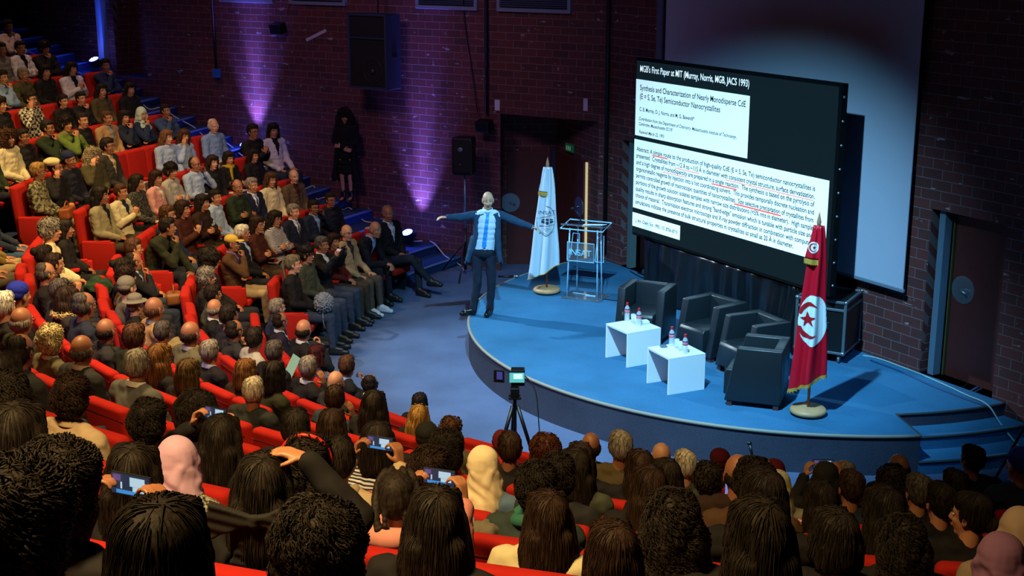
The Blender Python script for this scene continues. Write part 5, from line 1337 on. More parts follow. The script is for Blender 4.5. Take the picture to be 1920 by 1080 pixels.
def person(loc, rz, label, hair, hc, skin, top, pz, extra, s, yaw, face, legcol=None, shoecol='#141210', seed=0):
    e = empty('person', loc, rz); e.scale = (s, s, s); tag(e, label, 'person')
    rnd = random.Random(seed)
    J = pose(pz)
    b = link('body', get_body(pz, yaw), skinmat(skin), e)
    col, kind, c2 = TC[top]
    link('jacket' if kind == 'suit' else 'top', get_top(pz)[0], topmat(col), e)
    tm, sm = get_legs(pz)
    link('trousers', tm, cloth(legcol or rnd.choice(LEGC)), e)
    link('shoes', sm, plain('shoe' + shoecol, shoecol, .5), e)
    hp = V(J['head']); hr = (0, 0, R(yaw))
    ow = {'hijab': 'headscarf', 'beanie': 'knitted_hat', 'cap': 'baseball_cap', 'beret': 'beret', 'fedora': 'felt_hat'}.get(hair, 'hair')
    hm = cloth(HC[hc]) if ow != 'hair' else hairmat(hc, HC[hc])
    if hc == 'floral': hm = two_tone('floralscarf', '#b8a24a', '#8d9a9a', 'noise', 30)
    sc_ = 1 + rnd.uniform(-.03, .03)
    if hc != 'skin': link(ow, get_hair(hair, loc[1] < 8.2), hm, e, hp, hr, (sc_, sc_, sc_))
    if hair in ('beanie', 'beret', 'cap', 'fedora') and hc != 'royal' and face:
        link('hair', get_hair('recede' if skin != 'm' else 'short'), hairmat('black' if hair != 'fedora' else 'grey', HC['black'] if hair != 'fedora' else HC['grey']), e, hp, hr, (.97, .97, .97))
    if face:
        link('eyes', get_small('eyes'), None, e, hp, hr)
        bc = hc if hc in ('black', 'grey', 'darkgrey', 'darkbrown', 'brown', 'white') else 'black'
        link('eyebrows', get_small('brows'), hairmat(bc, HC[bc]), e, hp, hr); link('lips', get_small('lips'), plain('lip', '#8a4a40', .5), e, hp, hr)
    if 'g' in extra: link('glasses', get_small('glasses'), plain('glasses_dark', '#141416', .3), e, hp, hr)
    if 's' in extra: link('sunglasses', get_small('shades'), plain('shades', '#141416', .2), e, hp, hr)
    if 'h' in extra: link('hairband', get_small('hairband'), plain('band_red', '#d02812', .5), e, hp, hr, (1.12, 1.12, 1.1))
    if 'b' in extra: link('hair_bow', get_small('bow'), plain('bow_black', '#141414', .85), e, hp, hr)
    nk = V(J['nec'])
    if kind in ('suit', 'collar'): link('collar', get_small('collar'), cloth(c2), e, nk + Vector((0, .004, .032)))
    if kind in ('hood', 'fur', 'scarf'): link({'hood': 'hood', 'fur': 'fur_collar', 'scarf': 'scarf'}[kind], get_small(kind), cloth(c2), e, nk + Vector((0, .0, .02)))
    if kind == 'suit' and face:
        m = front_patch(pz, 'v')
        if m: link('shirt_front', m, cloth(c2), e)
        if top in ('suit', 'navysuit') and rnd.random() < .4:
            m = front_patch(pz, 'tie')
            if m: link('tie', m, cloth('#2a3350'), e)
    if top in ('darkgreen',) and 'badge' in label:
        m = front_patch(pz, 'badge'); m and link('badge', m, cloth('#b9b3a0'), e)
    PEOPLE[label] = (e, J, s)
    return e
# ------------------------------------------------------------------ seats
def seat_meshes():
    P = {}
    def cushion(prof, hw, mat, bev=.045, seg=4):      # prof (y, z) extruded in x, rounded
        mb = MB(); n = len(prof)
        mb.add([(-hw, y, z) for y, z in prof] + [(hw, y, z) for y, z in prof], [tuple(range(n)), tuple(range(n, 2 * n))[::-1]] + [(k, n + k, n + (k + 1) % n, (k + 1) % n) for k in range(n)])
        m = mb.mesh('cushion', fix=True); m = bake(m, [bevel(bev, seg)]); m.materials.append(mat); m.polygons.foreach_set('use_smooth', [True] * len(m.polygons)); return m
    P['backrest'] = cushion([(-.27, .30), (-.16, .34), (-.225, 1.065), (-.345, 1.075)], .256, M_SEAT, .045, 5)
    P['seat_cushion'] = cushion([(-.17, .33), (.27, .35), (.28, .455), (-.15, .44)], .215, M_SEAT, .035, 4)
    P['armrest'] = cushion([(-.17, .60), (.18, .625), (.18, .665), (-.17, .655)], .030, M_SEAT, .014, 3)
    P['frame'] = cushion([(-.20, .0), (.10, .0), (.16, .60), (-.20, .60)], .018, M_SEATD, .008, 2)
    P['side_panel'] = cushion([(-.22, .36), (-.13, .17), (.05, .14), (.24, .43), (.235, .645), (-.22, .655)], .034, M_SEAT, .018, 3)
    mb = MB()
    pts = [(-.246, -.325 - .0, .872), (.246, -.325, .872)]
    mb.tube([(-.250, -.338, .985), (.250, -.338, .985)], .0045, 6)
    P['back_seam'] = mb.mesh('seam', True); P['back_seam'].materials.append(plain('seam_red', '#6a0a06', .9))
    return P
SEATP = seat_meshes()
def seat(az, r, z, label, group=None, end=None, white=False):
    p = rowpt(az, r, z); e = empty('auditorium_seat', p, math.pi - R(az)); tag(e, label, 'seat', group)
    bk = link('backrest', SEATP['backrest'], None, e); link('back_seam', SEATP['back_seam'], None, bk)
    link('seat_cushion', SEATP['seat_cushion'], None, e)
    for sx in ((-1, 1) if end is not None else (-1,)):
        if end == sx: link('side_panel', SEATP['side_panel'], None, e, (.275 * sx, 0, 0))
        link('armrest', SEATP['armrest'], None, e, (.272 * sx, 0, 0)); link('frame', SEATP['frame'], None, e, (.272 * sx, 0, 0))
    if white:
        mb = MB(); mb.box((0, -.285, 1.075), (.36, .15, .02)); mb.box((0, -.215, .98), (.36, .014, .19), M=Matrix.Rotation(R(6), 3, 'X')); mb.build('headrest_cover', plain('linen_white', '#b5aca4', .9), bk, mods=[bevel(.006)])
    return e
PTXT = '''9,-61.03,1.24,0.00|person in pale pink jacket, hand at mouth, on the topmost row seen|short|black|d|palepink|chin|
8,-65.08,1.24,0.00|person in grey sweater and denim jacket at left edge holding up a phone|short|black|t|grey|lap|
8,-63.28,1.24,0.00|person in loose white shirt sitting back, arms folded, high up by the wall|short|black|t|white|cross|
8,-61.04,1.20,0.00|person in black sweater covering mouth with hand, beside the person in loose white shirt|curly|black|t|black|chin|
7,-67.05,1.20,0.00|person with grey hair in dark olive jacket with white collar, high on the left|short|grey|t|olive|lap|
7,-64.79,1.20,0.00|person in black turtleneck, dark hair, next to the grey-haired one in dark olive|bob|black|m|black|lap|
7,-62.12,1.20,0.00|person with long dark hair in white blazer over black top, hands clasped up|long|black|m|white|phoneless|
7,-58.67,1.20,0.00|person in dark blue coat with hand to face, right below the blue lamp upstairs|short|black|t|darkblue|chin|
7,-69.15,1.20,0.00|person in light blue denim jacket and cream sleeve, hand at cheek, left picture edge|bun|black|m|lightblue|chin|
6,-74.71,1.24,0.00|person in black sweatshirt cut by the left picture edge, beside the checkered shirt|bob|black|m|black|lap|
6,-63.18,1.20,0.00|person with long black hair in olive brown cardigan, seated near the wall stairs|long|black|m|olivebrown|lap|
6,-60.03,1.16,0.00|person with long black hair in black top, upper row end by the stairs|long|black|m|black|rest|
6,-71.18,1.24,0.00|person in black and white checkered shirt with glasses, resting head on hand|bun|black|m|checker|head|g
6,-67.52,1.12,0.00|person in black V-neck top, dark hair tied back, behind the green sweater|pony|black|m|black|lap|
6,-65.53,1.12,0.00|person in black sweater with hand over mouth, right of the black V-neck|short|black|m|black|chin|
5,-67.65,1.20,0.00|person in tan cardigan over grey sweater and white collar, hands together|short|brown|t|tan|lap|
5,-65.51,1.16,0.00|person with dark bob in navy jacket, hand over mouth, beside the tan cardigan|bob|black|m|navy|chin|
5,-63.36,1.16,0.00|person in pale green headscarf and dark blue coat, hand at mouth|hijab|palegreen|m|darkblue|chin|
5,-60.42,1.16,0.00|person in slate blue sweater, fist under chin, at the stair end of the row|short|black|t|slate|chin|
5,-70.76,1.24,0.00|person in black shirt sitting forward, between green sweater and tan cardigan|short|black|m|black|lap|
5,-72.90,1.24,0.00|person in green sweater over white shirt, both hands clasped at mouth|curly|black|m|green|chin2|
5,-75.33,1.24,0.00|person in dark green sweatshirt with white badge, hand at mouth|short|black|t|darkgreen|chin|g
5,-78.71,1.20,0.00|person in black jacket with round glasses, hair tied back, beside the white fleece|pony|black|t|black|lap|g
5,-80.85,1.24,0.00|person with long brown curly hair in white fleece hoodie|longcurly|brown|m|cream|lap|
4,-65.77,1.20,0.00|person with long light brown hair in pale blue shirt and black vest|long|lightbrown|l|paleblue|lap|
4,-63.44,1.16,0.00|person leaning cheek on hand with book, beside the pale blue shirt|long|brown|m|paleblue|head|
4,-59.35,1.24,0.00|person with white hair in light blue short-sleeved shirt, hands joined|recede|white|l|skyblue|lap|
3.4,-56.88,1.32,0.00|person with glasses in black shirt sitting on the stairs below the purple light|short|black|t|black|phoneless|g
3.4,-54.16,1.28,0.00|person in white blouse with lanyard sitting on the stairs by the wall|bob|black|m|white|rest|
4,-76.65,1.20,0.00|person with very long grey hair in olive jacket, cheek on hand|longcurly|ash|l|olive|head|
4,-74.32,1.28,0.00|person with glasses in dark grey jacket over beige sweater, hands on lap|short|black|t|darkgrey|lap|g
4,-80.44,1.24,0.00|person in navy head wrap and bright green scarf, bag on lap|beanie|navy|t|navyblack|lap|
4,-82.77,1.20,0.00|person in cream beret and black coat with glasses, hand at cheek|beret|cream|m|black|head|g
4,-85.80,1.24,0.00|person in grey patterned jacket with yellow-blond cropped hair, brown bag on lap|short|blond|t|pattern|lap|g
3,-86.24,1.24,0.00|person with long black hair in beige-grey jacket at the aisle end seat|long|black|t|beigegrey|lap|
3,-82.03,1.16,0.00|person in off-white jacket, short brown hair, holding hands up in front|short|brown|m|offwhite|phoneless|
3,-78.77,1.20,0.00|person in dark patterned jacket with long dark hair, left of the pink blazer|long|black|m|darkpattern|lap|
3,-75.30,1.16,0.00|person in pink blazer over striped top with hair clip|bob|darkbrown|m|pink|rest|
3,-72.63,1.20,0.00|person with dark pixie hair in grey sweater, arms crossed|curly|black|m|lightgrey|cross|
3,-68.65,1.20,0.00|person with glasses in light blue shirt, one fist raised to the cheek|recede|black|t|paleblue|headL|g
3,-65.85,1.16,0.00|person with long brown hair in black top, behind the dark green suit|long|darkbrown|l|black|lap|
3,-63.29,1.16,0.00|person with dark hair in black top and yellow scarf, arms folded|bob|black|m|blackyellow|cross|
3,-59.51,1.12,0.00|person with black hair looking down in black coat, before the green paper bag|long|black|m|black|lap|
2,-59.79,1.16,0.00|person with grey hair in brown tweed jacket over maroon sweater, by the stairs|recede|grey|l|tweed|lap|
2,-63.81,1.20,0.00|person with long brown hair in cream jacket, beside the brown tweed jacket|long|brown|m|cream|lap|
2,-67.23,1.20,0.00|person with grey hair in dark navy suit, next to the dark green suit|short|grey|m|navysuit|lap|
2,-70.03,1.24,0.00|person with receding hair in dark green suit, arms crossed|recede|darkbrown|t|darkgreen|cross|
2,-74.40,1.20,0.00|person with dark hair tied back in pale blue blouse with tan folder on lap|pony|black|m|paleblue|lap|
2,-77.19,1.20,0.00|person with dark hair in dark brown sweater, arms crossed|bob|black|m|darkbrowntop|cross|
2,-81.78,1.24,0.00|person with dark brown hair in maroon brown jacket holding a small phone|long|darkbrown|m|maroonbrown|phoneless|
2,-85.69,1.28,0.00|person with light brown hair and glasses half hidden behind the dark olive suit|short|brown|m|darkblue|lap|g
2,-88.49,1.20,0.00|person in dark olive suit leaning far forward, hand at chin, at the aisle|short|black|t|oliveblack|leanchin|
1,-61.19,1.20,0.00|person with glasses in dark speckled sweater at the stairs, hands apart|short|black|t|navyblack|rest|g
1,-64.65,1.16,0.00|person with glasses in navy suit and blue shirt, cheek on fist|short|black|t|navysuitb|headL|g
1,-69.00,1.20,0.00|person with grey hair in navy suit with open white shirt|short|grey|l|navysuit|lap|
1,-73.28,1.20,0.00|person with glasses in black and white striped top, arms crossed|long|black|m|stripes|cross|g
1,-77.88,1.24,0.00|person with glasses in maroon brown cardigan, head turned away, arms crossed|bob|darkbrown|m|maroonbrown|cross|g
1,-82.20,1.24,0.00|person with white hair in black suit with light blue shirt, hands joined|short|white|t|suitblue|lap|
1,-85.80,1.20,0.00|person in yellow baseball cap, brown leather jacket and lilac shirt, hand at face|cap|yellow|t|leather|chin|
0,-58.56,1.32,0.00|person in black suit and light tie, front row end by the stairs|recede|grey|t|suit|legx|
0,-63.64,1.20,0.00|bald person in black suit bending forward beside the black-suited row end|ring|grey|m|suitblue|lean|
0,-68.61,1.24,0.00|bald person with glasses in beige jacket and brown trousers, front row|ring|grey|l|beige|rest|g
0,-72.36,1.20,0.00|person in maroon sweater behind the raised phone, front row|bob|darkbrown|m|maroon|lap|
0,-75.87,1.24,0.00|person in dark suit raising a phone with both hands, front row|short|darkgrey|t|suit|phone|
0,-81.27,1.24,0.00|person with glasses in dark grey-green jacket, hands joined, front row|curly|black|m|greygreen|lap|g
0,-87.34,1.28,0.00|person in black cardigan with tied greying hair and furry bag, front row aisle end|pony|ashbrown|l|black|lap|
1,-96.58,1.32,0.00|person with large dark curly hair seen from behind at the aisle|afro|black|m|black|lap|
1,-99.88,1.20,0.02|person with grey wavy hair in black jacket, seated behind the large dark curls|curly|grey|m|black|lap|
1,-106.24,1.20,-0.04|person with dark short hair beside the shiny bald head, light checked shirt|short|black|t|greygreen|rest|
1,-109.91,1.16,0.00|bald person in black suit with white collar, second row|ring|grey|m|suit|lap|
1,-115.70,1.28,-0.02|person with black hair in dark jacket right of the bald black-suited one|short|black|t|navyblack|lap|
1,-118.16,1.20,0.02|person with thinning dark hair in charcoal sweater, second row|recede|black|t|charcoal|lap|
1,-122.02,1.24,-0.02|person with black hair in pale grey hooded sweater holding a leaflet|short|black|t|lightgrey|lap|
0,-103.56,1.20,0.08|person with grey hair behind red seat backs, first on the front row curve|short|grey|l|darkblue|lap|
0,-106.35,1.12,0.08|person with thin dark hair and raised fist in dark purple jacket|recede|black|t|purpleblack|lap|
0,-114.61,1.28,0.00|bald person with glasses in black suit, hand at chin, looking over the blue floor|ring|black|m|suit|chin|g
1,-126.04,1.24,0.00|person with short greying brown hair in black jacket, second row middle|short|darkgrey|t|black|lap|
1,-130.95,1.24,0.00|person with short grey hair in black suit, fist at cheek|short|grey|t|suit|head|
1,-134.24,1.20,0.00|bald person with light scalp in dark jacket, behind the dark blue-grey suit|ring|grey|l|charcoal|lap|
0,-118.71,1.12,0.02|person with wine-red dyed dark hair in navy jacket, front row curve|bob|wine|m|darkblue|lap|
0,-124.98,1.20,0.00|person with cropped brown hair in black suit, hands near the mouth|short|brown|t|suitblue|chin|
0,-128.86,1.12,0.00|person with glasses and thin dark hair in black suit beside the open raised hand|recede|black|t|suit|rest|g
0,-135.64,1.12,0.00|person in black suit, hand at cheek, legs stretched out towards the tripod|short|black|t|suit|headL|
2,-98.21,1.24,0.02|person with light brown hair and glasses, first behind the red seat curve|short|brown|m|darkgrey|lap|g
2,-100.80,1.16,-0.02|person with thinning dark hair in dark suit, fist under the nose|recede|black|t|suitblue|chin|
2,-104.08,1.20,0.08|person with black hair and silver clip, behind the fist under the nose|bun|black|m|black|lap|
2,-107.00,1.20,0.04|person with dark curly crop above the grey felt hat|curly|darkbrown|m|brown|lap|
2,-110.48,1.20,0.06|person in fuzzy grey wool hat|beanie|greywool|l|greywooltop|lap|
2,-112.70,1.08,0.02|person in grey felt fedora with dark band, black coat|fedora|greywool|l|black|lap|
2,-119.09,1.28,0.00|person with balding brown head in tan suede jacket and white collar|ring|brown|t|tan|lap|
2,-121.30,1.12,0.02|person with short dark grey hair in dark blue jacket, before the tan suede jacket|short|darkgrey|t|darkblue|lap|
2,-126.17,1.28,0.00|bald person in olive-grey jacket, shining crown, middle rows|ring|darkbrown|t|olivegrey|lap|
2,-128.97,1.20,0.00|person with grey hair and glasses in dark suit with pale collar|short|grey|m|suit|lap|g
2,-133.21,1.16,0.00|person with golden brown bob hair|bob|goldbrown|l|darkbrowntop|lap|
2,-136.16,1.24,0.00|person with shoulder-length black hair in olive-black jacket|bob|black|m|oliveblack|lap|
2,-141.46,1.20,0.00|person in dark blue-grey suit with dark hair holding a phone to the ear|short|darkbrown|t|bluegrey|head|
2,-144.39,1.24,0.00|person with long black hair before the red seat beside the suited front row|long|black|m|black|lap|
3,-102.19,1.32,0.00|person with grey curls in cream blouse and pink scarf, first behind the aisle|curly|grey|m|cream|lap|
3,-96.08,1.12,0.00|person with dark short hair in black jacket, hands clasped, beside the grey curls|bob|black|t|black|lap|
3,-107.12,1.20,0.02|person with black hair and pale flower clip|bun|black|m|black|lap|
3,-109.71,1.20,-0.08|person with dark brown hair below the pale flower clip, raised wrists|short|darkbrown|m|black|phoneless|
3,-112.25,1.20,0.02|person with glasses and thin grey hair in black sweater|recede|darkgrey|m|black|lap|g
3,-118.16,1.24,0.00|person with cropped grey-brown hair in dark grey suit, hand waving|short|darkgrey|t|charcoal|lap|
3,-120.29,1.24,0.00|person with dark brown hair in fluffy cream fur collar|long|darkbrown|m|furcream|lap|
3,-124.10,1.32,0.00|person with glasses and cropped grey hair in navy jacket|recede|darkgrey|t|navy|lap|g
3,-127.36,1.20,0.00|person with high bald crown in grey jacket and white collar|ring|black|t|charcoal|lap|
3,-131.19,1.28,0.00|person with cropped thin brown hair in dark green-black jacket|short|brown|t|greenblack|lap|
3,-133.72,1.20,0.00|person with long golden brown hair, right of the grey blazer|long|goldbrown|l|black|lap|
3,-136.39,1.16,0.00|person with short dark golden bob, before the red armrests|bob|darkgold|m|black|lap|
3,-141.57,1.20,0.00|person with white-grey hair in black leather jacket, fist at cheek|short|lightgrey|t|leatherblack|headL|
4,-124.40,1.20,-0.30|person in royal blue knitted beanie|beanie|royal|m|black|lap|
4,-127.58,1.28,0.00|person with white hair and pink scalp at the left edge|short|white|l|black|lap|
4,-129.91,1.24,0.00|person with balding grey head and glasses looking at a lit phone|ring|grey|t|oliveblack|lap|g
4,-133.15,1.20,0.00|person with big white curly hair in olive-beige jacket|curly|whitecurl|l|olivegrey|lap|
4,-136.01,1.24,0.00|bald person with glasses in dark grey suit, orange-lit crown|ring|darkgrey|t|suitgrey|lap|g
4,-140.21,1.28,0.00|person with grey hair and glasses in grey blazer, hand on cheek|short|grey|t|greysuit|headL|g
5,-139.96,1.28,0.00|person with dark thinning hair in charcoal jacket, hand over face|recede|black|t|charcoal|headL|
1,-149.08,1.08,0.00|person in maroon headscarf with sunglasses on top, in front of the tripod|hijab|maroon|m|maroon|lap|
1,-142.43,1.12,0.00|person with long blond hair and sunglasses on the head|long|blond|l|black|lap|s
3,-151.75,1.16,0.00|person in black knitted cap behind the two lifted phones|beanie|blackcap|m|black|lap|
2,-149.51,1.16,0.00|person with tousled light brown hair|curly|brown|l|olivegrey|lap|
4,-150.73,1.20,0.00|person with straight glossy brown hair between two red seat tops|bob|darkbrown|m|black|lap|
5,-155.59,1.24,0.00|person with dark brown short bob above the lifted phone|bob|black|m|stripes|lap|
5,-152.79,1.24,0.00|person with cropped black hair and black collar|short|black|t|black|lap|
5,-148.95,1.20,0.00|person with big frizzy black-brown hair behind the upright phone|afro|black|m|black|lap|
7,-151.18,1.28,0.00|person with frizzy dark hair at the left edge, forehead band of skin showing|afro|black|m|black|lap|
6,-145.85,1.28,0.00|person with long black hair raising both hands with one finger pointing|long|black|m|black|lap|
6,-148.64,1.24,0.00|person with dark curly crop in beige shirt and jeans|curly|darkbrown|m|beigeshirt|lap|
6,-151.34,1.20,0.00|person with black curls beside the pink headscarf|curly|black|m|black|phoneup|
6,-153.63,1.20,0.00|person with long glossy black hair and olive snakeskin bag|long|black|m|black|lap|
8,-155.57,1.28,0.00|person with long black hair and green sheen at left edge, arm on red seat|long|black|m|mustard|lap|
7,-155.73,1.16,0.00|person in pale pink headscarf and black-white woven coat|hijab|pinkscarf|l|wovencoat|lap|
8,-157.77,1.20,0.00|person with very straight long black hair left of the pale pink headscarf|long|black|m|black|lap|
9,-159.52,1.24,0.00|person with tousled black curls holding a phone sideways|curlybig|black|t|black|phonelow|g
10,-161.77,1.28,0.00|person with dark curls cut by the bottom left corner|curlybig|black|m|black|lap|
10,-162.99,1.28,0.00|person whose black hair crown shows at the bottom edge left of centre|bob|black|m|darkgrey|lap|
9,-162.68,1.20,0.00|person with broad frizzy black curls at the bottom edge|afro|black|m|black|lap|
8,-160.01,1.24,0.00|person with long black hair and large black bow, bare arm on head|long|black|m|black|headhand|b
7,-158.58,1.24,0.00|person with curly black hair and red headband|longcurly|black|m|denim|lap|h
6,-156.99,1.20,0.00|person with short dark hair in beige hoodie lifting a phone sideways|short|black|t|beigehood|phone|
7,-160.43,1.16,0.00|person with black hair in two woven braids and pink hoodie, filming with a phone|braids|black|m|pinkhood|phone|
6,-159.31,1.20,0.00|person with tousled brown-black hair before the grey fur collar, white jacket|curly|darkbrown|m|whitejacket|lap|
4,-155.52,1.16,0.00|person with wavy black hair in bright red sweatshirt|curlybig|black|t|red|lap|
8,-162.67,1.20,0.00|person with smooth straight black hair parted in the middle|long|black|m|black|lap|
5,-158.96,1.20,0.00|person in cream headscarf with red and blue edge|hijab|creamscarf|m|denim|lap|
3,-155.74,1.20,0.00|person with cropped dark brown curls in black shirt, below the tripod|short|darkbrown|t|black|lap|
2,-155.05,1.16,0.00|person with frizzy red-brown hair|afro|redbrown|m|black|lap|
1,-155.24,1.20,0.00|person with bald crown ringed by black hair, black suit, front row right|ring|black|t|suit|lap|
2,-159.04,1.28,0.00|person with cropped grey hair in olive-brown sweater seen from behind|short|grey|t|olivebrown|lap|
3,-161.40,1.20,0.00|person with long straight red-brown hair right of the olive-brown sweater|long|darkbrown|m|black|lap|
1,-159.68,1.20,0.00|fully bald person right of the long red-brown hair|ring|skin|l|charcoal|lap|
2,-162.29,1.20,0.00|person with cropped white-grey hair and grey collar|short|lightgrey|l|greygreen|lap|
0,-162.17,1.16,0.00|person in dark red knitted beanie against the blue stage front|beanie|maroon|m|maroon|lap|
4,-165.70,1.28,0.00|person with bald crown and dark sides in dark brown sweater|ring|black|t|darkbrowntop|lap|
2,-166.04,1.20,0.00|bald person left of the maroon headscarf|ring|grey|m|black|lap|
1,-166.32,1.16,0.00|person in maroon headscarf behind the floral scarf|hijab|maroon|m|maroon|lap|
3,-164.12,1.16,0.00|person with compact black curls lit by a blue phone|curly|black|m|black|lap|
5,-161.10,1.20,0.00|person with black short curls left of the hair slide|curly|black|m|charcoal|lap|
4,-160.27,1.20,0.00|person with smooth black hair and silver slide, grey jacket|long|black|m|greygreen|lap|
3,-158.87,1.20,0.00|person with reddish brown hair behind the silver slide|bob|darkbrown|m|black|lap|
6,-161.89,1.20,0.00|person with tall black curly crop and green scarf|curly|black|m|tealscarf|lap|
7,-163.29,1.16,0.00|person with long swept brown hair and white sleeve|long|darkbrown|m|offwhite|lap|
5,-163.69,1.20,0.00|person with long dark brown hair and loose strands, middle of right block|long|darkbrown|m|black|lap|
4,-163.37,1.20,0.00|person with dark shoulder hair behind the loose strands|bob|black|m|black|lap|
7,-165.47,1.20,0.00|person with large tousled black hair beside the beige bag|longcurly|black|m|black|lap|
8,-165.15,1.16,0.00|person with dark brown hair crown at the bottom edge centre|bob|darkbrown|m|black|lap|
5,-166.43,1.28,0.00|person with black curls behind the longest black hair|curly|black|m|brown|lap|
6,-166.85,1.28,0.00|person with smooth black crown above the longest black hair|bob|black|m|black|lap|
8,-167.05,1.28,0.00|person with the longest straight black hair at the bottom edge|long|black|m|black|lap|
3,-166.84,1.16,0.00|person in yellow floral headscarf|hijab|floral|m|floraltop|lap|
2,-168.92,1.20,0.00|person in black headscarf raising a phone at right|hijab|blackcap|m|black|phone|
1,-170.32,1.20,0.00|person with thin grey hair behind the dark rounded head|recede|grey|t|charcoal|lap|
3,-169.67,1.20,0.00|person with cropped dark hair in navy top, right of the gingham shirt|short|darkbrown|t|navy|lap|
4,-168.35,1.16,0.00|person with long dark hair and clip in pink gingham shirt|long|black|m|gingham|lap|
7,-168.16,1.20,0.00|person with smooth short black hair and bare neck at the bottom right|bobshort|black|m|black|lap|
0,-174.68,1.24,0.00|balding person in black before the stage steps|ring|black|m|black|lap|
2,-172.07,1.20,0.00|person with dark curly long hair and white sleeve, before the stage steps|longcurly|black|m|black|lap|
3,-172.20,1.20,0.00|person with short iron-grey hair at right|short|darkgrey|m|black|lap|
5,-169.78,1.20,0.00|person with long wavy black hair between red seats at right|long|black|m|black|lap|
6,-169.73,1.12,0.00|person with huge frizzy long black hair and white sleeve|longcurly|black|m|black|lap|
4,-172.03,1.20,0.00|person with short black hair, hand at chin, at right|short|black|m|black|chin|
2,-174.87,1.20,0.00|person in black with hands folded behind the short black hair|short|black|m|black|chin|
5,-171.93,1.20,0.00|person with combed-back dark hair in profile, chin on fist|bunlow|black|m|black|chinprof|
7,-170.78,1.16,0.00|person in mauve headscarf and denim jacket in the bottom right corner|hijab|mauve|m|denim|lap|
6,-172.02,1.20,0.00|person in beige headscarf at the right edge|hijab|beigescarf|m|beigescarf|lap|
0,-179.74,1.32,0.00|person in black jacket with dark hair beside the step corner|short|black|t|black|lap|
1,-180.10,1.32,0.00|person in royal blue hood at the right edge|beanie|royal|t|darkblue|lap|
4,-96.50,1.20,0.00|person in navy sweatshirt and jeans, only hands and knees in view at left edge|short|black|t|navy|restR|
4,-100.30,1.20,0.00|person in khaki shirt and beige trousers, only lap in view at left edge|short|black|t|khaki|restR|
4,-104.20,1.20,0.00|person in dark coat and brown trousers with resting hands at left edge|short|black|t|black|restR|
5,-83.90,1.20,0.00|person in dark green sweater with hands joined at left edge|short|black|t|darkgreen|lap|'''
rows = {}
for i, ln in enumerate(PTXT.strip().split('\n')):
    f = ln.split('|'); n_, az, hh, dr = map(float, f[0].split(','))
    rows.setdefault(n_, []).append(dict(n=n_, az=az, hh=hh, dr=dr, f=f[1:], i=i))
AISLE = (-95.0, -89.5)
ORD = ['front', 'second', 'third', 'fourth', 'fifth', 'sixth', 'seventh', 'eighth', 'ninth', 'tenth', 'eleventh']
SHORT = {}
for n_, L in rows.items():
    for d in L:
        f = d['f']; r = R0 + PP * n_ + d['dr']; floor = RZ * n_ if n_ == int(n_) else RZ * n_
        p = rowpt(d['az'], r, floor)
        rz = math.pi - R(d['az'])
        pz = f[5]; J = pose(pz); s = d['hh'] / J['head'][2]
        if pz in ('lean', 'leanchin'): s = min(s, 1.08)
        # heads look at the speaking person; the body takes up what is left
        ws = Vector((SPK[0] - p.x, SPK[1] - p.y, 0)); fw = Vector((-math.sin(rz), math.cos(rz), 0))
        rel = math.degrees(math.atan2(fw.x * ws.y - fw.y * ws.x, fw.dot(ws)))
        if pz == 'chinprof': rel = 60
        if d['az'] > -128: rel -= 6 if d['i'] % 3 else -6
        yaw = min((-20, 0, 20, 40, 60), key=lambda q: abs(q - rel)); res = max(-8, min(8, rel - yaw))
        rzz = rz + R(res)
        if n_ == int(n_):
            off = Matrix.Rotation(rzz, 3, 'Z') @ Vector((J['head'][0] * s, J['head'][1] * s, 0))
            # seat keeps the row, the head ends up over the measured point
            q = p - off if pz not in ('lean', 'leanchin') else p - Matrix.Rotation(rzz, 3, 'Z') @ Vector((0, J['head'][1] * s * .5, 0))
        else: q = p
        face = d['az'] > -141 or pz == 'chinprof'
        lc = None; shoe = '#141210'
        lab = f[0]
        if 'brown trousers' in lab: lc = '#4a4036'; shoe = '#b8b8b8'
        if 'yellow baseball' in lab or 'yellow-blond' in lab or 'khaki' in lab: lc = '#a08c68'
        if 'jeans' in lab or 'pale blue shirt and' in lab: lc = '#3d5a7c'
        person(q, rzz, lab, f[1], f[2], f[3], f[4], pz, f[6], s, yaw, face, lc, shoe, d['i'])
        SHORT[lab] = lab
